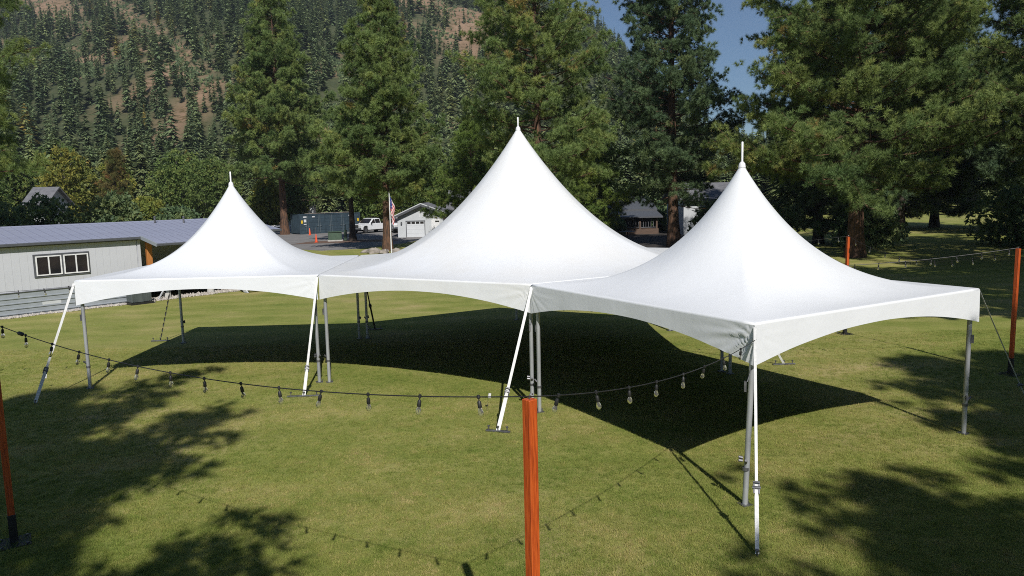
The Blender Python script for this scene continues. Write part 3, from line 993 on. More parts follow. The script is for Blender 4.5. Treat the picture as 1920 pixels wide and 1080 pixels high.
hv = thing('hvac_unit', 'green grey ribbed air conditioning cabinet against the building skirting', 'air conditioner', local(5.55, -0.5), BRZ)
MB().box((0, 0, 0.05), (1.05, 0.75, 0.10)).build('pad', 'black_steel', hv)
MB().box((0, 0, 0.45), (0.92, 0.62, 0.70), 0, 0.02).build('cabinet', 'green_grey_metal', hv)
MB().box((-0.08, -0.318, 0.45), (0.22, 0.02, 0.66)).build('access_panel', 'green_grey_metal', hv)
for k in range(11):
    x = -0.42 + k * 0.083
    if abs(x + 0.08) > 0.14:
        MB().box((x, -0.322, 0.45), (0.025, 0.03, 0.62)).build('louvre', 'green_grey_metal', hv)
for y in (-0.2, 0.0, 0.2):
    MB().box((0.466, y, 0.45), (0.02, 0.05, 0.6)).build('louvre', 'green_grey_metal', hv)

def gravel_strip():
    rs = np.random.RandomState(4)
    n = 2600
    t = rs.uniform(-7, 11.0, n)
    w = np.where(t < 5.7, 0.22, 0.75)
    off = -0.12 - rs.rand(n) * w - 0.06 * np.sin(t * 3)
    off = np.where(t > 6.2, off + 0.55, off)
    base = np.array([(1, 0, 0), (-1, 0, 0), (0, 1, 0), (0, -1, 0), (0, 0, 1), (0, 0, -1)], float)
    tri = np.array([(0, 2, 4), (2, 1, 4), (1, 3, 4), (3, 0, 4), (2, 0, 5), (1, 2, 5), (3, 1, 5), (0, 3, 5)])
    V, T = [], []
    for i in range(n):
        p = local(t[i], off[i])
        s = rs.uniform(0.03, 0.085) * (1.3 if t[i] > 6 else 1)
        v = base * (s * rs.uniform(0.6, 1.2, (6, 1))) + np.array([p[0], p[1], s * 0.35])
        T.append(tri + 6 * i)
        V.append(v)
    o = put('gravel', np_mesh('gravel', np.concatenate(V), np.concatenate(T), 'pale_gravel'))
    tag(o, 'pale river gravel strip along the foot of the grey building', 'gravel', None, 'stuff')
gravel_strip()

# ------------------------------------------------------------------ trees
def tri_blades(c, d, n, length, width, rs, spread=1.0, tint=None, leaf=False):
    """n thin triangles fanning from every centre c around direction d (leaf: widest in the middle)"""
    m = len(c)
    dirs = rs.normal(size=(m, n, 3))
    dirs /= np.linalg.norm(dirs, axis=2, keepdims=True) + 1e-9
    dirs = dirs * spread + d[:, None, :]
    dirs /= np.linalg.norm(dirs, axis=2, keepdims=True) + 1e-9
    side = np.cross(dirs, rs.normal(size=(m, n, 3)))
    side /= np.linalg.norm(side, axis=2, keepdims=True) + 1e-9
    ln = (length if np.ndim(length) else np.full(m, length))[:, None, None] * rs.uniform(0.65, 1.2, (m, n, 1))
    w = width * rs.uniform(0.7, 1.3, (m, n, 1))
    tip = c[:, None, :] + dirs * ln
    if leaf:
        mid = c[:, None, :] + dirs * ln * 0.5
        root = np.broadcast_to(c[:, None, :], tip.shape)
        V = np.stack([root, mid + side * w, tip - side * w * 0.5], 2).reshape(-1, 3)
    else:
        lo = c[:, None, :] + dirs * ln * 0.08
        V = np.stack([lo + side * w, lo - side * w, tip], 2).reshape(-1, 3)
    T = np.arange(m * n * 3).reshape(-1, 3)
    if tint is None:
        tint = rs.rand(m)
    tt = np.repeat(np.clip(np.repeat(tint, n) + rs.normal(0, 0.06, m * n), 0, 1), 3)
    return V, T, tt

def puff_arrays(seed, needles, halfw, length=0.46, tufts=8):
    """one bunch of needle tufts, about 1 m across: every tuft is a brush of fine needles"""
    rs = np.random.RandomState(seed)
    off = rs.normal(size=(tufts, 3)) * np.array([1, 1, 0.8])
    off /= np.linalg.norm(off, axis=1, keepdims=True)
    c = off * rs.uniform(0.12, 0.40, (tufts, 1))
    d = off * 0.75 + np.array([0, 0, 0.45])
    n = needles // tufts
    return tri_blades(c, d, n, length, halfw, rs, 0.85, rs.normal(0, 0.05, tufts))
PUFFS = {}
def puffs_for(mat, needles, halfw):
    key = (mat, needles, halfw)
    if key not in PUFFS:
        PUFFS[key] = []
        for k in range(3):
            V, T, tt = puff_arrays(60 + k, needles, halfw)
            rs = np.random.RandomState(k)
            tt = np.repeat(rs.normal(0, 0.07, len(T)), 3)
            PUFFS[key].append(loose('needle_puff', np_mesh('needle_puff', V, T, mat, tt)))
    return PUFFS[key]

def pine(name, label, loc, height, crown_base, rad, seed, mat='pine_needles', bark='pine_bark', r0=0.45, limbs=95,
         tuft=0.40, needles=300, halfw=0.012, dens=1.0, shape=0.8, group='tall pines around the lawn', low_side=None, lean=(0, 0), top_tint=0.0, ragged=(0.8, 1.12), feather=1.0):
    rs = np.random.RandomState(seed)
    root = thing(name, label, 'tree', (loc[0], loc[1], 0), 0, group)
    # trunk
    P, Rr = [], []
    nseg = 14
    wob = rs.uniform(-1, 1, 4)
    def axis(z):
        t = z / height
        return np.array([lean[0] * t + 0.25 * wob[0] * math.sin(t * 3 + wob[1]), lean[1] * t + 0.25 * wob[2] * math.sin(t * 2.6 + wob[3]), z])
    for i in range(nseg + 1):
        z = height * 0.985 * i / nseg
        P.append(tuple(axis(z)))
        flare = 1 + 0.35 * math.exp(-z / 0.5)
        Rr.append(max(0.03, r0 * flare * (1 - 0.93 * (i / nseg) ** 0.9)))
    MB().tube(P, Rr, 12).build('trunk', bark, root, True)
    cs, ds, tn = [], [], []
    g = MB()
    sect = rs.uniform(0.62, 1.22, 40)
    gold = 2.39996
    for i in range(limbs):
        u = (i + rs.rand()) / limbs
        t = u ** 0.92
        z = crown_base + (height - crown_base) * t * 0.985
        az = i * gold + rs.uniform(-0.5, 0.5)
        prof = (1 - t) ** shape * (0.55 + 0.45 * min(1, t / 0.16)) + 0.035
        L = rad * prof * sect[int((az % 6.283) / 6.283 * 5) + 5 * int(t * 7.99)] * rs.uniform(*ragged)
        if low_side is not None and t < 0.45:
            L *= 1 + 0.35 * math.cos(az - low_side)
        L = max(L, 0.35)
        up = -0.20 + 0.75 * t + rs.uniform(-0.22, 0.22)
        p0 = axis(z)
        hd = np.array([math.cos(az), math.sin(az), 0])
        pts = []
        for k in range(6):
            s = k / 5
            pts.append(p0 + hd * (L * s) + np.array([0, 0, L * (up * s + 0.20 * s * s)]))
        rb = 0.010 + 0.0115 * L * (1 - 0.3 * t)
        g.tube([tuple(q) for q in pts], [rb * (1 - 0.8 * k / 5) + 0.006 for k in range(6)], 5, False)
        nb = max(3, int(L * 2.5 * dens))
        lt = np.clip(rs.normal(0.42, 0.13) + 0.7 * top_tint * t, 0, 1)
        for b_ in range(nb):
            s = 0.14 + 0.86 * ((b_ + rs.rand()) / nb) ** 0.75
            q = p0 + hd * (L * s) + np.array([0, 0, L * (up * s + 0.20 * s * s)])
            sd = rs.choice([-1, 1]) * rs.uniform(0.15, 1.15)
            bd = np.array([math.cos(az + sd), math.sin(az + sd), rs.uniform(-0.30, 0.9)])
            bl = (0.25 + 0.22 * L * (1 - 0.55 * s)) * rs.uniform(0.6, 1.4) * feather
            e = q + bd * bl
            if b_ % 2:
                g.tube([tuple(q), tuple(e)], [rb * 0.3 + 0.004, 0.006], 3, False)
            bt = lt + rs.normal(0, 0.12)
            for k in range(2 if bl > 0.75 else 1):
                cs.append(e - bd * bl * (0.5 * k) + rs.normal(0, 0.08, 3))
                # lean the bunch outwards and up
                ds.append((rs.uniform(-0.5, 0.5), rs.uniform(0.1, 0.75), az + sd * 0.5 + rs.uniform(-0.6, 0.6)))
                tn.append(bt + rs.normal(0, 0.05))
    g.build('limbs', bark, root)
    cs, ds, tn = np.array(cs), np.array(ds), np.clip(np.array(tn), 0, 1)
    old = rs.rand(len(tn)) < 0.005
    tn[old] = 1.0
    ps = tuft * 2.0 * rs.uniform(0.72, 1.25, len(cs))
    scl = np.stack([ps, ps, ps * rs.uniform(0.75, 1.05, len(cs))], 1)
    cr = put('crown', point_mesh('crown', cs, ds, scl, rs.randint(0, 3, len(cs)), tn, mat), root)
    cr['kind'] = 'stuff'
    scatter(cr, puffs_for(mat, needles, halfw))
    return root, len(cs)

NT = 0
def P_(*a, **k):
    global NT
    r_, n = pine(*a, **k)
    NT += n
    return r_

# tall pines standing behind the tents
P_('pine_tree', 'tall conical pine with red trunk beside the blue container', (-29.9, 99.4), 32.0, 7.0, 8.4, 101, r0=0.52, limbs=185, tuft=0.46, needles=300, halfw=0.022, shape=0.98, dens=0.74)
P_('pine_tree', 'tall dense pine whose trunk stands right behind the flag', (-10.9, 66.2), 22.8, 4.4, 5.6, 102, r0=0.40, limbs=190, tuft=0.38, halfw=0.020, shape=0.85, dens=0.95)
P_('pine_tree', 'pine with dark shaded trunk between the container and the white truck', (-17.2, 81.8), 14.0, 4.6, 4.3, 103, r0=0.36, limbs=120, tuft=0.46, needles=240, halfw=0.018, shape=0.75, bark='dark_bark', dens=0.8)
P_('pine_tree', 'broad open pine directly behind the large tent peak', (2.3, 58.5), 26.0, 3.5, 6.2, 104, r0=0.45, limbs=165, tuft=0.36, halfw=0.016, shape=0.40, top_tint=0.12, dens=0.82)
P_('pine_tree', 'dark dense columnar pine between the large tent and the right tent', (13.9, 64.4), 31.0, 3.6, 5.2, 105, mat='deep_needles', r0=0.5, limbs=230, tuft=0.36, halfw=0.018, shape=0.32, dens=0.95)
P_('pine_tree', 'huge spreading pine behind the right tent, trunk beside the rear post', (23.6, 50.9), 24.5, 4.6, 8.2, 106, r0=0.56, limbs=200, tuft=0.35, halfw=0.014, shape=0.33, low_side=R(-140), top_tint=0.1, dens=1.05)
P_('pine_tree', 'pine at the right edge, partly brown needles, trunk outside the picture', (36.5, 47.0), 26.0, 5.0, 9.0, 107, r0=0.5, limbs=170, tuft=0.35, halfw=0.014, shape=0.36, top_tint=0.12, dens=0.95)
P_('pine_tree', 'dark pine cut off by the left edge above the building roof', (-38.3, 50.0), 26.0, 6.0, 7.8, 108, r0=0.45, limbs=140, tuft=0.38, shape=0.45, dens=0.95)
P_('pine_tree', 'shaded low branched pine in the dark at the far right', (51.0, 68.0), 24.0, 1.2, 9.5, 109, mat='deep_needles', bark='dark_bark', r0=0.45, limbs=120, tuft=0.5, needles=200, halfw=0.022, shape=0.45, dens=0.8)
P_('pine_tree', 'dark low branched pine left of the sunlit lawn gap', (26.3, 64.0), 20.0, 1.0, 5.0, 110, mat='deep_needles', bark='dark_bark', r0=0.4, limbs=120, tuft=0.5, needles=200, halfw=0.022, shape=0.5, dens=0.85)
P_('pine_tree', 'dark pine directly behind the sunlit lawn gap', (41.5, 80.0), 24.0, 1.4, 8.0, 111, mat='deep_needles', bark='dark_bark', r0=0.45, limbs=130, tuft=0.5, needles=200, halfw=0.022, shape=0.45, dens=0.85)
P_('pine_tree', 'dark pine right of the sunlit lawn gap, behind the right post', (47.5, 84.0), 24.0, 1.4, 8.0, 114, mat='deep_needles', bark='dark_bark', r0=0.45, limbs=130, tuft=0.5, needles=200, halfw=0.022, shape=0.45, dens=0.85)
P_('pine_tree', 'bright green young pine just left of the large tent peak', (-3.9, 78.0), 12.0, 1.2, 4.4, 112, mat='bright_needles', r0=0.2, limbs=100, tuft=0.42, needles=240, halfw=0.016, shape=0.8, dens=0.95)
P_('pine_tree', 'bright green pine showing low between the large and right tent peaks', (7.6, 72.0), 11.5, 1.4, 4.8, 113, mat='bright_needles', r0=0.22, limbs=100, tuft=0.42, needles=240, halfw=0.016, shape=0.65, dens=0.95)
# pines behind and beside the camera: their shade lies on the lawn in the picture
SH = 'pines beside the camera that shade the lawn'
for (x, y, h, cb, rd, sd, shp, lb, lab) in [(-6.7, -3.2, 19.8, 6.0, 8.0, 120, 0.9, 165, 'pine behind the camera shading the lawn at lower left'),
        (19.1, -2.4, 21.2, 4.0, 7.8, 121, 0.8, 200, 'tall pine behind the camera shading the lawn at lower right'),
        (9.6, -5.2, 15.0, 3.0, 5.6, 122, 0.75, 130, 'smaller pine behind the camera shading the nearest lawn'),
        (16.4, -2.6, 21.0, 6.0, 5.6, 129, 0.8, 150, 'slender pine behind the camera shading the lawn around the right tent leg'),
        (14.4, -6.4, 18.6, 4.0, 6.4, 128, 0.8, 130, 'middle pine behind the camera shading the lawn at lower right'),
        (26.5, 13.0, 28.0, 9.0, 7.0, 123, 0.45, 160, 'nearest pine outside the right edge shading the far lawn'),
        (36.0, 20.0, 28.0, 4.0, 8.5, 124, 0.45, 160, 'second pine outside the right edge shading the far lawn'),
        (38.0, 6.0, 28.0, 4.0, 8.5, 125, 0.45, 140, 'outer pine outside the right edge shading the far lawn'),
        (45.0, 28.0, 22.0, 4.0, 9.0, 126, 0.45, 160, 'farthest pine outside the right edge shading the far lawn'),
        (31.5, 25.0, 19.0, 3.0, 7.5, 127, 0.45, 160, 'pine just outside the right edge shading the lawn before the dark trees')]:
    P_('pine_tree', lab, (x, y), h, cb, rd, sd, limbs=lb, tuft=0.45, needles=200, halfw=0.022, shape=shp, dens=1.15, group=SH, ragged=(0.45, 1.25), feather=0.62)

def broadleaf(name, label, loc, height, rad, seed, mat, bark='pale_bark', leaf=0.30, n=900, base=0.18, group='valley trees behind the building', z0=0.0, blades=7):
    rs = np.random.RandomState(seed)
    root = thing(name, label, 'tree', (loc[0], loc[1], z0), 0, group)
    g = MB().tube([(0, 0, -0.2), (0.1, 0, height * 0.35), (rs.uniform(-.3, .3), 0.1, height * 0.8)], [0.022 * height, 0.016 * height, 0.004 * height], 8)
    k = 16
    ctr, cr = [], []
    for i in range(k):
        t = base + (0.95 - base) * (i + 0.5) / k
        prof = math.sin(math.pi * min(1, (t - base) / (1 - base) * 0.86 + 0.14)) ** 0.7
        a = i * 2.4 + rs.uniform(-0.4, 0.4)
        r_ = rad * prof * rs.uniform(0.25, 0.68)
        c = np.array([math.cos(a) * r_, math.sin(a) * r_, t * height])
        ctr.append(c)
        cr.append(rad * prof * rs.uniform(0.38, 0.56) + 0.2)
        g.tube([(0, 0, max(0.5, c[2] - r_ * 0.9 - 0.3)), tuple(c)], [0.008 * height, 0.01], 5, False)
    g.build('trunk', bark, root, True)
    ctr, cr = np.array(ctr), np.array(cr)
    pick = rs.choice(k, n, p=cr ** 2 / (cr ** 2).sum())
    d = rs.normal(size=(n, 3))
    d /= np.linalg.norm(d, axis=1, keepdims=True)
    c = ctr[pick] + d * (cr[pick] * rs.uniform(0.55, 1.05, n))[:, None]
    ct = rs.normal(0.5, 0.2, k)
    V, T, tt = tri_blades(c, d * 0.6 + np.array([0, 0, 0.2]), blades, leaf, leaf * 0.42, rs, 1.0, np.clip(ct[pick] + rs.normal(0, 0.15, n), 0, 1), True)
    put('crown', np_mesh('crown', V, T, mat, tt), root)
    return root

# image columns 0..400 behind the building roof, left to right
B = [('poplar_tree', 'pale green tree at the left edge above the roof', (-73, 104), 10.5, 4.6, 'broad_leaves'),
     ('maple_tree', 'yellow green rounded tree right of the small grey roofed house', (-71.5, 122), 13.6, 4.9, 'yellow_leaves'),
     ('aspen_tree', 'slim yellow tree left of the rust brown conifer', (-66.5, 128), 12.6, 3.4, 'yellow_leaves'),
     ('aspen_tree', 'pale green birch like tree left of the building side tent peak', (-56, 128), 13.2, 4.8, 'broad_leaves'),
     ('aspen_tree', 'broad green tree just left of the building side tent peak', (-48, 124), 11.8, 4.8, 'broad_leaves'),
     ('maple_tree', 'olive tree behind the roof above the left edge', (-84, 126), 13.5, 6.0, 'broad_leaves'),
     ('maple_tree', 'dark green tree behind the small grey roofed house', (-88, 150), 17, 6.5, 'broad_leaves'),
     ('maple_tree', 'yellow bush low behind the building roof', (-50, 104), 5.0, 2.6, 'yellow_leaves'),
     ('maple_tree', 'green tree behind the blue container', (-37, 128), 12, 5.5, 'broad_leaves'),
     ('maple_tree', 'leafy tree right behind the white truck', (-20.5, 112), 8.0, 4.2, 'broad_leaves'),
     ('maple_tree', 'yellow green tree behind the garage roof', (-12.5, 112), 11.5, 5.4, 'broad_leaves'),
     ('maple_tree', 'wide green tree right of the garage roof', (-5.0, 108), 12.5, 5.6, 'broad_leaves'),
     ('maple_tree', 'yellow tinged tree low beside the red trunked pine', (-36.0, 112), 7.5, 3.0, 'yellow_leaves')]
for i, (nm, lab, xy, h, r_, m_) in enumerate(B):
    broadleaf(nm, lab, xy, h, r_, 300 + i, m_, n=1900, leaf=0.45, blades=7)
P_('rust_conifer', 'rust brown dying conifer behind the building roof', (-61.8, 119.0), 12.6, 1.2, 3.0, 340, mat='rust_leaves', r0=0.2, limbs=95, tuft=0.46, needles=200, halfw=0.024, shape=0.85, dens=0.9, group='valley trees behind the building')
for i, (x, y, h, r_, lab) in enumerate([(-46, 66, 5.0, 3.4, 'dark shrub behind the roof at the left edge'), (-40.8, 66, 5.1, 3.6, 'dark shrub behind the roof below the small house'),
                                        (-35.5, 68, 5.6, 2.8, 'tallest dark shrub behind the roof'), (-31, 70, 4.0, 2.6, 'dark shrub behind the roof, rightmost of the dark row')]):
    broadleaf('juniper_shrub', lab, (x, y), h, r_, 360 + i, 'deep_needles', 'dark_bark', n=1500, leaf=0.35, base=0.05, group='dark shrubs behind the roof', blades=6)  # dark needle colour stands in for the shade on these shrubs
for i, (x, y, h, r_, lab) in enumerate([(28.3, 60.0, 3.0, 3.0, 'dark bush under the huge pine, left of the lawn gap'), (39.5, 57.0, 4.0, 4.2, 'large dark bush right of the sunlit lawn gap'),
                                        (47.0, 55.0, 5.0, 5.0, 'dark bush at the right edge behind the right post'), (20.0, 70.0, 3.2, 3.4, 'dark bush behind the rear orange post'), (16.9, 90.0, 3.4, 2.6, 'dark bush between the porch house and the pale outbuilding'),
                                        (10.2, 80.5, 1.7, 2.0, 'low dark bush before the porch house')]):  # last two bushes added to darken the surroundings of the porch house
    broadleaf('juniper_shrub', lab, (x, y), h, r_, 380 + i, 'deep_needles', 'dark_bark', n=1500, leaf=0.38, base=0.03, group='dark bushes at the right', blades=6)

# ------------------------------------------------------------------ hillside forest
def conifer_arrays(seed, tiers=24, per=9, rad=0.17, spray=3):
    """unit height conifer: drooping, ragged branch sprays in whorls; returns verts, tris, tint"""
    rs = np.random.RandomState(seed)
    V, tt = [], []
    lob = rs.uniform(0.75, 1.25, 64)
    for i in range(tiers):
        t = (i + 0.3) / tiers
        z = 0.09 + 0.90 * t
        L = rad * ((1 - t) ** 0.7) * (0.6 + 0.4 * min(1, t / 0.18)) + 0.012
        a0 = rs.uniform(0, 6.28)
        m = max(4, int(per * (1 - 0.4 * t)))
        for k in range(m):
            a = a0 + 6.283 * k / m + rs.uniform(-0.35, 0.35)
            l = L * rs.uniform(0.6, 1.2) * lob[int((a % 6.283) / 6.283 * 7.99) + 8 * int(t * 7.99)]
            q = rs.normal(0, 0.10)
            dz = -l * rs.uniform(-0.15, 0.7)
            for j in range(spray):
                aa = a + rs.uniform(-0.5, 0.5)
                lj = l * rs.uniform(0.6, 1.05)
                d = np.array([math.cos(aa), math.sin(aa)])
                s2 = np.array([-d[1], d[0]])
                w = 0.14 * l + 0.006
                r0_ = rs.uniform(0.0, 0.35) * lj
                zz = z + dz * r0_ / l + rs.uniform(-0.008, 0.008)
                V += [(*(d * r0_ + s2 * w), zz), (*(d * r0_ - s2 * w), zz + rs.uniform(-0.006, 0.012)), (*(d * lj), z + dz * lj / l)]
                tt += [q] * 3
    for k in range(3):
        a, b2 = k * 2.094, (k + 1) * 2.094
        V += [(0.012 * math.cos(a), 0.012 * math.sin(a), -0.03), (0.012 * math.cos(b2), 0.012 * math.sin(b2), -0.03), (0, 0, 0.97)]
        tt += [-0.4] * 3
    V = np.array(V)
    return V, np.arange(len(V)).reshape(-1, 3), np.array(tt)

SHAPES = [(24, 9, 0.17), (22, 9, 0.21), (26, 8, 0.14), (18, 9, 0.26), (16, 10, 0.30)]
VAR = [conifer_arrays(900 + i, t, p, r_) for i, (t, p, r_) in enumerate(SHAPES)]
HILL_SRC = [loose('hill_conifer_source', np_mesh('hill_conifer_source', V, T, 'hill_needles', tt)) for V, T, tt in VAR]

# bare slopes (centre x, centre y, half length, half width, angle): the photograph shows dry ground there
def to_hill(u, v):
    """where the slope seen at this direction lies; used only to lay out the bare ground"""
    x2, u2 = (u - 960) / 1406.4, (540 - v) / 1406.4
    x, uu = x2 * cr_ + u2 * sr_, -x2 * sr_ + u2 * cr_
    Y, Z = c_ + s_ * uu, -s_ + c_ * uu
    for k in np.arange(190, 2000, 4.0):
        t = k / Y
        if float(hill_z(x * t, k)) > CAM_H + Z * t:
            return x * t, k
    return None
BARE = []
for (u0, v0, u1, v1, wpx) in [(55, 5, 130, 30, 26), (95, 35, 175, 62, 13), (205, 5, 262, 62, 12), (262, 55, 338, 108, 13), (322, 118, 395, 168, 15), (120, 90, 178, 142, 10),
                              (228, 85, 240, 110, 8), (598, 92, 612, 112, 7), (622, 115, 660, 165, 12), (598, 205, 630, 238, 11), (770, 5, 900, 45, 38), (780, 55, 840, 75, 14),
                              (808, 232, 835, 258, 8), (372, 80, 380, 112, 5), (150, 128, 176, 146, 9), (208, 130, 240, 135, 6)]:
    a, b_ = to_hill(u0, v0), to_hill(u1, v1)
    if a and b_:
        BARE.append((np.array(a), np.array(b_), wpx))

def bare_factor(x, y):
    f = np.zeros_like(x)
    for a, b_, wpx in BARE:
        d = b_ - a
        L2 = d @ d + 1e-6
        t = np.clip(((x - a[0]) * d[0] + (y - a[1]) * d[1]) / L2, 0, 1)
        px, py = a[0] + d[0] * t, a[1] + d[1] * t
        w = wpx / 1406.4 * py
        # across the slope widths look foreshortened along y
        dy = y - py
        r_ = np.hypot((x - px) / (w * 1.0), np.where(dy < 0, dy / (w * 4 + 38), dy / (w * 4)))
        f = np.maximum(f, np.clip(1.6 - r_, 0, 1))
    return f

def build_hill():
    nx, ny = 190, 140
    xs = np.linspace(-1500, 1200, nx)
    ys = 180 + (np.linspace(0, 1, ny) ** 1.3) * 1400
    X, Y = np.meshgrid(xs, ys)
    Z = hill_z(X, Y)
    V = np.stack([X, Y, Z], -1).reshape(-1, 3)
    i = np.arange(ny - 1)[:, None] * nx + np.arange(nx - 1)[None, :]
    i = i.ravel()
    T = np.concatenate([np.stack([i, i + 1, i + nx + 1], 1), np.stack([i, i + nx + 1, i + nx], 1)])
    o = put('hillside', np_mesh('hillside', V, T, 'dry_hillside', np.clip(1.0 - 1.7 * bare_factor(V[:, 0], V[:, 1]), 0, 1), smooth=True))
    tag(o, 'steep dry brown hillside behind the valley', None, None, 'structure')
build_hill()

def hill_forest():
    rs = np.random.RandomState(77)
    pts = []
    y = 196.0
    while y < 1330:
        sp = 6.4 + (y - 200) * 0.0042
        x0, x1 = -0.78 * y - 20, 0.66 * y + 20
        nx = int((x1 - x0) / sp)
        xs = x0 + (np.arange(nx) + rs.rand(nx)) * sp
        ys = y + rs.uniform(-0.5, 0.5, nx) * sp
        pts.append(np.stack([xs, ys], 1))
        y += sp
    pts = np.concatenate(pts)
    bf = bare_factor(pts[:, 0], pts[:, 1])
    nz = hash_noise(pts[:, 0] / 34.0, pts[:, 1] / 50.0, 9)
    keep = rs.rand(len(pts)) > np.clip(bf * 1.15 - 0.10 + np.where(nz > 0.9, 0.25, 0), 0, 0.965)
    pts, bf = pts[keep], bf[keep]
    z = hill_z(pts[:, 0], pts[:, 1])
    h = (7.5 + 12.5 * rs.rand(len(pts)) ** 1.3) * np.where(bf > 0.3, 0.65, 1.0) * (0.86 + 0.28 * hash_noise(pts[:, 0] / 50, pts[:, 1] / 50, 12))
    tint0 = 0.42 + 0.35 * (hash_noise(pts[:, 0] / 28, pts[:, 1] / 40, 21) - 0.5) + rs.normal(0, 0.12, len(pts))
    tint0[rs.rand(len(pts)) < 0.02] = 0.97
    var = rs.randint(0, len(VAR), len(pts))
    # the trees that can be told apart: those standing on or beside the bare ground
    cand = np.where((bf > 0.12) & (pts[:, 1] < 1150))[0]
    cand = cand[np.argsort(pts[cand, 1])][:170]
    single = np.zeros(len(pts), bool)
    single[cand] = True
    meshes = []
    for i, (V, T, tt) in enumerate(VAR):
        meshes.append(np_mesh('hill_conifer', V, T, 'hill_needles', np.clip(0.45 + tt, 0, 1)))
    for k in cand:
        o = put('hill_conifer', meshes[var[k]], None, (pts[k, 0], pts[k, 1], z[k]), rs.uniform(0, 6.28))
        o.scale = (h[k] * rs.uniform(0.9, 1.2),) * 2 + (h[k],)
        tag(o, 'lone conifer standing on or beside the bare brown hillside', 'tree', 'scattered hillside conifers')
    ks = np.where(~single)[0]
    m = len(ks)
    hh = h[ks]
    ww = hh * rs.uniform(0.85, 1.25, m)
    rot = np.stack([rs.normal(0, 0.03, m), rs.normal(0, 0.03, m), rs.uniform(0, 6.28, m)], 1)
    o = put('hillside_forest', point_mesh('hillside_forest', np.stack([pts[ks, 0], pts[ks, 1], z[ks]], 1), rot, np.stack([ww, ww, hh], 1), var[ks], tint0[ks], 'hill_needles'))
    scatter(o, HILL_SRC)
    tag(o, 'dense dark conifer forest covering the hillside', 'forest', None, 'stuff')
    print('forest trees', len(pts), 'single', len(cand))
    # low dark scrub on the bare slopes
    m = 2600
    xs, ys = [], []
    while len(xs) < m:
        a, b_, wpx = BARE[rs.randint(len(BARE))]
        t = rs.rand()
        p = a + (b_ - a) * t
        w = wpx / 1406.4 * p[1]
        xs.append(p[0] + rs.normal(0, w * 0.7)); ys.append(p[1] + rs.normal(0, w * 1.6))
    xs, ys = np.array(xs), np.array(ys)
    c = np.stack([xs, ys, hill_z(xs, ys) + 0.3], 1)
    V, T, tt = tri_blades(c, np.tile(np.array([[0, 0, 0.7]]), (m, 1)), 9, rs.uniform(0.8, 2.2, m), 0.35, rs, 1.0, rs.uniform(0, 0.62, m))
    o = put('hillside_scrub', np_mesh('hillside_scrub', V, T, 'hill_needles', tt))
    tag(o, 'low scattered scrub on the bare hillside', 'scrub', None, 'stuff')
hill_forest()

def valley_wood():
    """the trees between the lawn and the slope that read as one mass"""
    rs = np.random.RandomState(31)
    P, H_, W_ = [], [], []
    for k in range(620):
        y = rs.uniform(128, 215)
        x = rs.uniform(-0.80, 0.85) * y
        if y < 150 and -70 < x < -14:
            continue
        P.append((x, y, max(0, float(hill_z(x, y)))))
        H_.append(rs.uniform(9, 18))
    P, H_ = np.array(P), np.array(H_)
    n = len(P)
    W_ = H_ * rs.uniform(1.0, 1.4, n)
    rot = np.stack([rs.normal(0, 0.03, n), rs.normal(0, 0.03, n), rs.uniform(0, 6.28, n)], 1)
    o = put('valley_wood', point_mesh('valley_wood', P, rot, np.stack([W_, W_, H_], 1), rs.randint(0, 2, n), rs.normal(0.55, 0.16, n), 'hill_needles'))
    src = []
    for i, (t, p, r_) in enumerate([(40, 13, 0.17), (38, 13, 0.21)]):
        V, T, tt = conifer_arrays(950 + i, t, p, r_, 5)
        src.append(loose('valley_conifer_source', np_mesh('valley_conifer_source', V, T, 'hill_needles', tt)))
    scatter(o, src)
    tag(o, 'belt of conifers at the foot of the hillside', 'wood', None, 'stuff')
valley_wood()

# ------------------------------------------------------------------ things on the driveway
CD = Vector((0.72, 0.694, 0))
crz = math.atan2(CD.y, CD.x)
CL, CW, CH = 9.2, 2.44, 2.6
ct = thing('storage_container', 'long dark blue storage container with five pairs of side doors', 'container', (-27.6, 98.6, 0.004), crz)
MB().box((CL / 2, CW / 2 + 0.03, CH / 2 + 0.03), (CL - 0.14, CW - 0.16, CH - 0.12)).build('body', 'container_blue', ct)
fr = MB()
for x in (0.08, CL - 0.08):
    for y in (0.08, CW - 0.08):
        fr.box((x, y, CH / 2), (0.16, 0.16, CH))
for y in (0.08, CW - 0.08):
    fr.box((CL / 2, y, CH - 0.07), (CL - 0.32, 0.14, 0.13)).box((CL / 2, y, 0.09), (CL - 0.32, 0.14, 0.15))
fr.build('frame', 'container_blue', ct)
for k in range(8):
    MB().box((0.06, 0.3 + k * 0.26, CH / 2), (0.06, 0.13, CH - 0.3)).build('corrugation', 'container_blue', ct)
bw = (CL - 0.34) / 5
for i in range(5):
    cx = 0.17 + bw * (i + 0.5)
    for s_2 in (-1, 1):
        dx = cx + s_2 * bw / 4
        d = MB().box((dx, 0.04, CH / 2), (bw / 2 - 0.03, 0.06, CH - 0.34), 0, 0.01)
        for zz in (0.55, 1.05, 1.55, 2.05):
            d.box((dx, 0.004, zz), (bw / 2 - 0.12, 0.03, 0.10))
        do = d.build('door', 'container_blue', ct)
        rx_ = cx + s_2 * 0.12
        rod = MB().tube([(rx_, -0.045, 0.18), (rx_, -0.045, CH - 0.16)], 0.022, 6)
        rod.box((rx_, -0.045, 1.05), (0.10, 0.05, 0.10)).box((rx_ + s_2 * 0.12, -0.05, 1.0), (0.28, 0.03, 0.05))
        rod.build('lock_rod', 'container_rod', do)
for x, z, w_, h_ in ((0.75, 2.25, 0.5, 0.16), (0.75, 1.75, 0.34, 0.36), (0.75, 1.30, 0.42, 0.10), (2.0, 2.25, 0.4, 0.14), (7.6, 2.25, 0.45, 0.14)):
    MB().box((x, -0.035, z), (w_, 0.012, h_)).build('marking', 'label_white', ct)
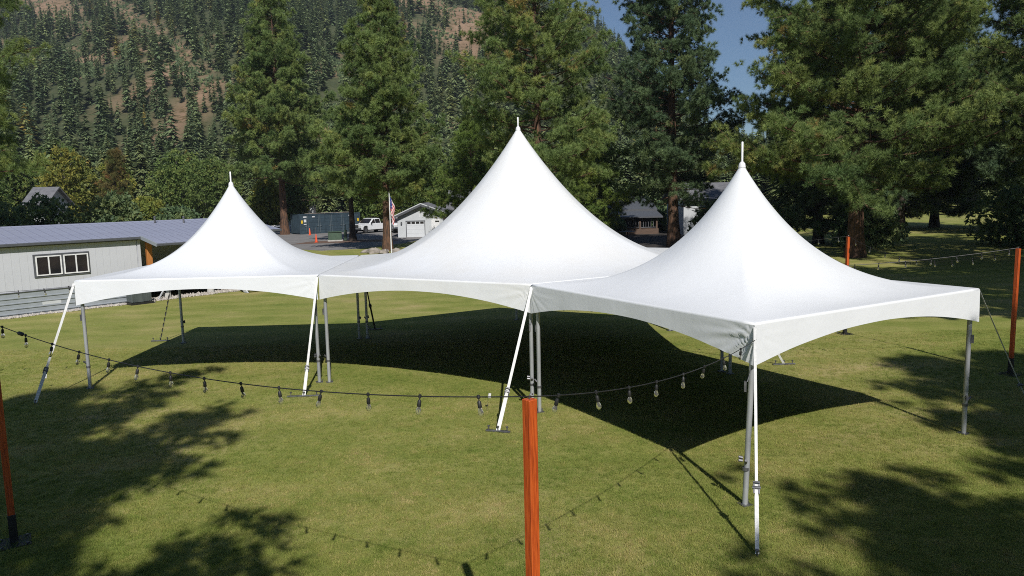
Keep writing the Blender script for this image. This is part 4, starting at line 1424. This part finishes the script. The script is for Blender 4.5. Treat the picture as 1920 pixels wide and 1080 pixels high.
for x in (0.30, 8.85):
    MB().box((x, -0.036, 1.62), (0.26, 0.014, 0.40)).build('yellow_label', 'label_yellow', ct)
pal = MB()
for k in range(5):
    pal.box((0, -2.6 + k * 1.3, 0.04), (1.6, 1.2, 0.05))
o = pal.box((0, 0, 0.0), (0.1, 6.4, 0.08)).build('timber_stack', 'boulder', None, False, (-27.6 + CD.x * 5.0 - 0.85, 98.6 + CD.y * 5.0 + 0.9, 2.65), crz - math.pi / 2)
tag(o, 'pale flat boards lying on top of the container', 'boards')

def pickup(label, loc, rz):
    root = thing('pickup_truck', label, 'truck', loc, rz, 'white pickup trucks')
    # local +x = front; length 6.2, width 2.0
    L2, W2 = 3.1, 0.98
    lower = [(-L2, 0.62), (-L2, 1.18), (-0.55, 1.20), (1.1, 1.22), (2.95, 1.16), (3.08, 1.02), (3.10, 0.55), (2.72, 0.50),
             (2.66, 0.80), (2.42, 1.00), (1.98, 1.00), (1.74, 0.80), (1.68, 0.46), (-1.35, 0.46), (-1.41, 0.80), (-1.65, 1.00), (-2.09, 1.00), (-2.33, 0.80), (-2.39, 0.55)]
    MB().prism(lower, -W2, W2, 'y').build('body', 'truck_white', root)
    cab = MB()
    b0 = [(-0.85, 1.19), (1.25, 1.21)]
    vs = []
    for s in (-1, 1):
        vs += [(-0.85, s * 0.95, 1.19), (1.45, s * 0.95, 1.21), (0.62, s * 0.80, 1.86), (-0.05, s * 0.82, 1.93), (-0.72, s * 0.80, 1.86)]
    cab.add(vs, [(0, 1, 2, 3, 4), (9, 8, 7, 6, 5), (1, 6, 7, 2), (2, 7, 8, 3), (3, 8, 9, 4), (4, 9, 5, 0), (0, 5, 6, 1)])
    cb = cab.build('cab', 'truck_white', root)
    MB().add([(1.405, -0.84, 1.27), (1.405, 0.84, 1.27), (0.70, 0.74, 1.83), (0.70, -0.74, 1.83)], [(0, 1, 2, 3)]).build('windscreen', 'dark_glass', cb, False, (0.018, 0, 0.018))
    for s in (-1, 1):
        for xa, xb, xc, xd in ((0.32, 1.18, 0.56, 0.32), (-0.70, 0.24, 0.24, -0.62)):
            MB().add([(xa, s * 0.947, 1.27), (xb, s * 0.947, 1.27), (xc, s * 0.842, 1.78), (xd, s * 0.842, 1.78)], [(0, 1, 2, 3)]).build('side_window', 'dark_glass', cb, False, (0, s * 0.012, 0.004))
        MB().box((1.18, s * 1.10, 1.30), (0.10, 0.20, 0.24), 0, 0.02).build('mirror', 'black_rubber', cb)
        MB().box((3.09, s * 0.76, 0.98), (0.05, 0.36, 0.24), 0, 0.01).build('headlight', 'lamp_lens', root)
    MB().add([(-0.79, -0.72, 1.40), (-0.79, 0.72, 1.40), (-0.715, 0.70, 1.80), (-0.715, -0.70, 1.80)], [(3, 2, 1, 0)]).build('rear_window', 'dark_glass', cb, False, (-0.03, 0, 0))
    gr = MB().box((3.10, 0, 0.98), (0.05, 1.06, 0.34), 0, 0.01).build('grille', 'black_rubber', root)
    for z in (0.90, 1.05):
        MB().box((3.13, 0, z), (0.02, 1.0, 0.03)).build('grille_bar', 'chrome', gr)
    MB().box((3.16, 0, 0.66), (0.20, 1.96, 0.24), 0, 0.04).build('front_bumper', 'chrome', root)
    MB().box((-3.17, 0, 0.66), (0.18, 1.90, 0.22), 0, 0.04).build('rear_bumper', 'chrome', root)
    MB().box((-2.0, 0, 1.215), (2.1, 1.62, 0.03)).build('bed', 'black_rubber', root)
    MB().box((0.2, 0, 0.42), (5.2, 1.5, 0.2)).build('chassis', 'black_steel', root)
    for x in (2.2, -1.87):
        for s in (-1, 1):
            w = MB().tube([(x, s * 0.74, 0.40), (x, s * 0.99, 0.40)], 0.40, 18).build('wheel', 'tyre_rubber', root, True)
            MB().tube([(x, s * 0.985, 0.40), (x, s * 1.0, 0.40)], 0.24, 12).build('rim', 'chrome', w, True)
    return root
pickup('white crew cab pickup truck parked facing the camera beside the trunk', (-18.55, 100.2, 0.004), math.atan2(-0.86, -0.51))
pickup('second white pickup, mostly hidden behind the flag tree', (-15.0, 100.0, 0.004), math.atan2(-0.95, 0.3))

def cone_proto():
    root = thing('traffic_cone', '', 'cone')
    MB().box((0, 0, 0.02), (0.36, 0.36, 0.04), 0, 0.008).build('base', 'cone_orange', root)
    MB().lathe([(0.14, 0.04), (0.04, 0.9), (0.03, 0.91)], n=14).build('shell', 'cone_orange', root, True)
    return root
cn = cone_proto()
cn.location = (-25.8, 96.5, 0.004)
tag(cn, 'orange traffic cone in front of the container', 'cone', 'orange cones on the driveway')
c2 = copy_tree(cn)
c2.location = (-20.9, 80.6, 0.012)
tag(c2, 'orange traffic cone nearer, beside the green utility box', 'cone', 'orange cones on the driveway')
MB().tube([(0, 0, 0.9), (0, 0, 1.6)], 0.03, 6).build('marker_rod', 'dull_steel', c2)

ub = thing('utility_box', 'green utility box standing on the bark bed by the driveway', 'utility box', (-19.3, 82.4, 0.01), 0.25)
MB().box((0, 0, 0.07), (1.6, 1.2, 0.14)).build('pad', 'concrete', ub)
MB().box((0, 0, 0.55), (1.45, 1.0, 0.85), 0, 0.04).build('cabinet', 'utility_green', ub)
MB().box((0, -0.04, 1.0), (1.5, 1.1, 0.08), 0, 0.03).build('lid', 'utility_green', ub)
up = thing('utility_pedestal', 'slim green utility pedestal beside the larger box', 'utility box', (-18.2, 82.7, 0.01))
MB().box((0, 0, 0.6), (0.3, 0.25, 1.2), 0, 0.03).build('housing', 'utility_green', up)
MB().tube([(0.05, 0, 1.2), (0.05, 0, 1.8)], 0.03, 6).build('marker', 'utility_green', up)

# ------------------------------------------------------------------ garage
def garage():
    root = thing('garage', 'pale grey gable fronted garage behind the flag pole', 'garage', (-13.0, 86.6, 0), 0.02)
    w, h, pk, D = 6.9, 2.45, 3.75, 9.0
    xp = 2.75
    MB().prism([(0, 0), (w, 0), (w, 2.05), (xp, pk - 0.12), (0, h)], 0, D, 'y').build('wall', 'garage_siding', root)
    for k in range(9):
        z = 0.3 + k * 0.27
        MB().box((w / 2, -0.006, z), (w - 0.06, 0.014, 0.012)).build('siding_line', 'charcoal_trim', root) if False else None
    for (x0, z0, x1, z1) in ((-0.55, h - 0.16, xp, pk), (xp, pk, w + 0.5, 1.98)):
        d = Vector((x1 - x0, 0, z1 - z0))
        nrm = Vector((-d.z, 0, d.x)).normalized()
        a, b_ = Vector((x0, 0, z0)), Vector((x1, 0, z1))
        t = 0.14
        rv = []
        for y in (-0.5, D + 0.4):
            rv += [(a.x, y, a.z), (b_.x, y, b_.z), (b_.x + nrm.x * t, y, b_.z + nrm.z * t), (a.x + nrm.x * t, y, a.z + nrm.z * t)]
        MB().add(rv, [(0, 1, 2, 3), (7, 6, 5, 4), (0, 4, 5, 1), (1, 5, 6, 2), (2, 6, 7, 3), (3, 7, 4, 0)]).build('roof', 'grey_shingle', root)
        bv = []
        for y in (-0.56, -0.503):
            bv += [(a.x, y, a.z - 0.20), (b_.x, y, b_.z - 0.20), (b_.x, y, b_.z + 0.05), (a.x, y, a.z + 0.05)]
        MB().add(bv, [(0, 1, 2, 3), (7, 6, 5, 4), (0, 4, 5, 1), (1, 5, 6, 2), (2, 6, 7, 3), (3, 7, 4, 0)]).build('barge_board', 'charcoal_trim', root)
        cv = []
        for y in (-0.565, -0.50):
            cv += [(a.x, y, a.z + 0.052), (b_.x, y, b_.z + 0.052), (b_.x, y, b_.z + 0.16), (a.x, y, a.z + 0.16)]
        MB().add(cv, [(0, 1, 2, 3), (7, 6, 5, 4), (0, 4, 5, 1), (1, 5, 6, 2), (2, 6, 7, 3), (3, 7, 4, 0)]).build('roof_edge', 'garage_siding', root)
    dr = MB().box((2.05, -0.02, 0.92), (2.05, 0.03, 1.80)).build('garage_door', 'garage_door_paint', root)
    for z in (0.46, 0.92, 1.38):
        MB().box((2.05, -0.038, z), (2.03, 0.01, 0.015)).build('panel_joint', 'garage_siding', dr)
    for k in range(4):
        MB().box((1.30 + k * 0.50, -0.04, 1.66), (0.40, 0.014, 0.24)).build('door_window', 'dark_glass', dr)
    f = MB()
    f.box((2.05, -0.03, 1.87), (2.25, 0.07, 0.09)).box((0.98, -0.03, 0.92), (0.07, 0.06, 1.8)).box((3.12, -0.03, 0.92), (0.07, 0.06, 1.8))
    f.build('door_frame', 'charcoal_trim', dr)
    sd = MB().box((4.35, -0.02, 1.05), (0.95, 0.03, 2.0)).build('side_door', 'white_frame', root)
    MB().box((4.55, -0.045, 1.78), (0.46, 0.02, 0.16)).build('door_light', 'dark_glass', sd)
    for x, z in ((0.45, 1.65), (5.35, 1.95)):
        MB().box((x, -0.10, z), (0.16, 0.18, 0.30), 0, 0.02).build('wall_lamp', 'charcoal_trim', root)
    for k in (0, 1):
        MB().box((2.55 + k * 0.32, -0.012, 2.85), (0.05, 0.02, 1.2)).build('trim_strip', 'white_frame', root)
    return root
garage()

def gable_house(name, label, loc, rz, w, d, h, pk, wall='house_wall', roof='grey_shingle', porch=False, openings=()):
    root = thing(name, label, 'house', loc, rz, 'houses beyond the lawn')
    MB().prism([(0, 0), (d, 0), (d, h), (d / 2, pk), (0, h)], 0, w, 'x').build('wall', wall, root)
    for s in (0, 1):
        y0, y1 = (-0.6, d / 2) if s == 0 else (d + 0.6, d / 2)
        z0 = h - 0.6 * (pk - h) / (d / 2)
        vs = []
        for x in (-0.5, w + 0.5):
            vs += [(x, y0, z0 + 0.02), (x, y1, pk + 0.02), (x, y1, pk + 0.2), (x, y0, z0 + 0.2)]
        MB().add(vs, [(0, 1, 2, 3), (7, 6, 5, 4), (0, 4, 5, 1), (1, 5, 6, 2), (2, 6, 7, 3), (3, 7, 4, 0)]).build('roof', roof, root)
    for (x, z, ww, hh) in openings:
        f = MB().box((x, -0.03, z), (ww + 0.2, 0.06, hh + 0.2)).build('window_frame', 'white_frame', root)
        MB().box((x, -0.065, z), (ww, 0.02, hh)).build('pane', 'dark_glass', f)
    if porch:
        MB().box((w / 2, -1.6, 0.3), (w, 3.2, 0.6)).build('porch_floor', 'brown_wood', root)
        MB().add([(-0.4, 0, h - 0.05), (w + 0.4, 0, h - 0.05), (w + 0.4, -3.6, h - 0.75), (-0.4, -3.6, h - 0.75), (-0.4, 0, h - 0.2), (w + 0.4, 0, h - 0.2), (w + 0.4, -3.6, h - 0.9), (-0.4, -3.6, h - 0.9)],
                 [(3, 2, 1, 0), (4, 5, 6, 7), (0, 1, 5, 4), (1, 2, 6, 5), (2, 3, 7, 6), (3, 0, 4, 7)]).build('porch_roof', roof, root)
        k = 0.2
        while k < w:
            MB().box((k, -3.1, (h - 0.9 + 0.6) / 2), (0.18, 0.18, h - 1.4)).build('porch_post', 'brown_wood', root)
            k += (w - 0.4) / 3
        rl = MB().box((w / 2, -3.1, 1.45), (w - 0.4, 0.07, 0.07)).box((w / 2, -3.1, 0.75), (w - 0.4, 0.06, 0.06))
        k = 0.4
        while k < w - 0.3:
            rl.box((k, -3.1, 1.1), (0.04, 0.04, 0.66))
            k += 0.28
        rl.build('railing', 'grey_shingle', root)
    return root
gable_house('house', 'grey house with a shaded porch behind the dark columnar pine', (10.2, 86.0, 0), 0.05, 6.0, 7.0, 2.7, 3.9, wall='charcoal_trim', roof='charcoal_trim', porch=True, openings=((1.6, 1.6, 1.0, 1.2), (4.4, 1.4, 0.9, 1.8)))
gable_house('outbuilding', 'plain pale grey wall of an outbuilding left of the right tent peak', (18.4, 80.0, 0), 0.05, 6.4, 7.0, 3.8, 5.3, wall='garage_siding')
gable_house('house', 'grey roofed house right behind the garage', (-8.0, 100.0, 0), 0.0, 9.0, 9.0, 3.0, 5.2)
gable_house('house', 'small far house with a grey shingle roof above the left building', (-58.8, 92.0, 0), 0.0, 2.3, 4.6, 4.9, 6.6, openings=((1.2, 4.1, 0.9, 0.8),))
gable_house('house', 'brown gabled house among trees behind the red trunked pine', (-38.5, 128, 0), 0.2, 5, 7, 4.6, 6.9, wall='house_wall', roof='brown_wood', openings=((3.4, 3.2, 1.2, 1.5),))
gable_house('cabin', 'tiny red walled cabin with a pale roof on the hillside trees', (-101.6, 184, 9.6), 0.2, 3.0, 4.0, 1.6, 2.6, wall='red_paint', roof='garage_siding', openings=())

# porch furniture under the dark pine
tb = thing('patio_table', 'dark round patio table in shade before the porch house', 'table', (11.8, 76.0, 0))
MB().lathe([(0.75, 0.70), (0.78, 0.72), (0.75, 0.75)], n=18).build('table_top', 'black_steel', tb, True)
MB().lathe([(0.35, 0.0), (0.3, 0.04), (0.05, 0.06), (0.05, 0.70)], n=10).build('pedestal', 'black_steel', tb, True)

# ------------------------------------------------------------------ flag, pole, stones
fp = thing('flag_pole', 'tall slim white flag pole before the red trunk', 'flag pole', (-9.27, 58.0, 0))
MB().tube([(0, 0, 0), (0, 0, 5.0)], [0.05, 0.035], 10).build('pole', 'white_frame', fp, True)
MB().lathe([(0.03, 5.0), (0.06, 5.05), (0.06, 5.09), (0.02, 5.13)], n=10).build('finial', 'chrome', fp, True)
fl_me = bpy.data.meshes.new('flag')
nu, nv = 26, 30
vs, fs, uvs = [], [], []
for j in range(nv + 1):
    q = j / nv                                   # 0 bottom .. 1 top along the hoist
    for i in range(nu + 1):
        p = i / nu
        # cloth hangs limp: gathered in folds near the pole and drooping
        fold = math.sin(p * 15 + q * 2.2) * 0.055 * (0.4 + p)
        x = 0.05 + 0.36 * p * (0.55 + 0.45 * q) + 0.03 * math.sin(q * 9 + p * 5)
        y = fold + 0.05 * math.sin(q * 6 + p * 4)
        z = 4.85 - (1 - q) * 1.45 - 0.95 * p ** 1.2
        vs.append((x, y, z))
        uvs.append((p, q))
for j in range(nv):
    for i in range(nu):
        a = j * (nu + 1) + i
        fs.append((a, a + 1, a + nu + 2, a + nu + 1))
fl_me.from_pydata(vs, [], fs)
ul = fl_me.uv_layers.new(name='UVMap')
for lp in fl_me.loops:
    ul.data[lp.index].uv = uvs[lp.vertex_index]
fl_me.polygons.foreach_set('use_smooth', [True] * len(fl_me.polygons))
fl_me.materials.append(MATS['flag_cloth'])
flo = put('flag', fl_me, None, (-9.27, 58.0, 0))
tag(flo, 'limp red, white and blue striped flag hanging on the pole', 'flag')

def rock_mesh(seed):
    rs = np.random.RandomState(seed)
    g = MB()
    n = 9
    prof = [(0.55, 0.0), (0.62, 0.18), (0.5, 0.42), (0.2, 0.55)]
    g.lathe(prof, n=n)
    g.v = [(x * rs.uniform(0.75, 1.25), y * rs.uniform(0.75, 1.25), z * rs.uniform(0.8, 1.15)) for x, y, z in g.v]
    return g.mesh('rock', 'boulder')
rk = [rock_mesh(k) for k in range(3)]
rocks = [(-11.6, 63.6, 0.9, 'largest boulder left of the flag pole foot'), (-10.7, 63.2, 0.7, 'boulder just before the flag pole foot'), (-9.8, 63.8, 0.75, 'boulder right of the flag pole foot'),
         (-12.5, 64.4, 0.6, 'small boulder at the left end of the stones by the flag pole'), (-9.0, 64.4, 0.5, 'small boulder at the right end of the stones by the flag pole')]
for i, (x, y, s, lab) in enumerate(rocks):
    o = put('boulder', rk[i % 3], None, (x, y, -0.05), i * 1.3)
    o.scale = (s * 1.2, s, s)
    tag(o, lab, 'stone', 'stones round the flag pole')

fn = thing('rail_fence', 'low white rail fence left of the container', 'fence', (-36.5, 103.0, 0), 0.35)
for k in range(5):
    MB().box((k * 2.0, 0, 0.55), (0.14, 0.14, 1.1)).build('post', 'white_frame', fn)
for z in (0.5, 0.95):
    MB().box((4.0, -0.08, z), (8.2, 0.04, 0.18)).build('rail', 'white_frame', fn)

# small marker flags pushed into the lawn
for xy, lab in (((-12.35, 19.2), 'tiny white marker flag in the lawn at the left edge'), ((-0.62, 16.35), 'tiny white marker flag left of the central orange post')):
    mf = thing('marker_flag', lab, 'marker', (xy[0], xy[1], 0), 0.5, 'white marker flags')
    MB().tube([(0, 0, -0.03), (0.05, 0, 0.40)], 0.003, 5).build('wire', 'dull_steel', mf)
    MB().add([(0.05, 0, 0.40), (0.12, 0.01, 0.385), (0.105, 0.0, 0.28), (0.035, -0.01, 0.30), (0.05, 0.004, 0.40), (0.12, 0.014, 0.385), (0.105, 0.004, 0.28), (0.035, -0.006, 0.30)],
             [(0, 1, 2, 3), (7, 6, 5, 4), (0, 4, 5, 1), (1, 5, 6, 2), (2, 6, 7, 3), (3, 7, 4, 0)]).build('pennant', 'white_frame', mf)

# ------------------------------------------------------------------ near grass blades
def grass():
    rs = np.random.RandomState(8)
    n = 120000
    y = 7.5 + (rs.rand(n) ** 1.45) * 17
    x = (rs.rand(n) * 2 - 1) * (0.74 * y + 0.8)
    p = np.stack([x, y, np.full(n, -0.003)], 1)
    patch = hash_noise(x * 0.7, y * 0.9, 41) * 0.40 + hash_noise(x * 2.7, y * 2.7, 43) * 0.30 + hash_noise(x * 9, y * 9, 42) * 0.30
    sc = rs.uniform(0.7, 1.35, n)
    rot = np.stack([rs.normal(0, 0.12, n), rs.normal(0, 0.12, n), rs.uniform(0, 6.28, n)], 1)
    o = put('grass', point_mesh('grass', p, rot, np.stack([sc, sc, sc], 1), rs.randint(0, 2, n), np.clip((patch - 0.5) * 1.7 + 0.47 + rs.normal(0, 0.13, n), 0, 1), 'grass_blades'))
    src = []
    for k in range(2):
        r2 = np.random.RandomState(50 + k)
        m = 16
        c = np.stack([r2.normal(0, 0.03, m), r2.normal(0, 0.03, m), np.zeros(m)], 1)
        V, T, tt = tri_blades(c, np.tile(np.array([[0, 0, 0.9]]), (m, 1)), 1, r2.uniform(0.022, 0.048, m), 0.0024, r2, 0.7, r2.normal(0, 0.12, m))
        V[:, 2] = np.maximum(V[:, 2], -0.002)
        src.append(loose('grass_clump', np_mesh('grass_clump', V, T, 'grass_blades', np.repeat(r2.normal(0, 0.13, len(T)), 3))))
    scatter(o, src)
    tag(o, 'short mown grass blades of the nearest lawn', 'grass', None, 'stuff')
grass()

# ------------------------------------------------------------------ thin valley haze
hz = MB().box((0, 680, 239), (3320, 2000, 480)).build('haze', 'boulder')
hm = bpy.data.materials.new('thin_haze')
hm.use_nodes = True
hn = hm.node_tree.nodes
hn.clear()
hv_ = hn.new('ShaderNodeVolumePrincipled')
hv_.inputs['Color'].default_value = (0.78, 0.87, 1.0, 1)
hv_.inputs['Density'].default_value = 0.00018
hv_.inputs['Anisotropy'].default_value = 0.2
ho = hn.new('ShaderNodeOutputMaterial')
hm.node_tree.links.new(hv_.outputs[0], ho.inputs['Volume'])
hz.data.materials.clear()
hz.data.materials.append(hm)
tag(hz, 'thin blue haze in the valley air', 'haze', None, 'stuff')

print('pine tris', NT, 'objects', len(bpy.data.objects), 'total tris', sum(len(m.loop_triangles) if m.loop_triangles else len(m.polygons) for m in bpy.data.meshes))
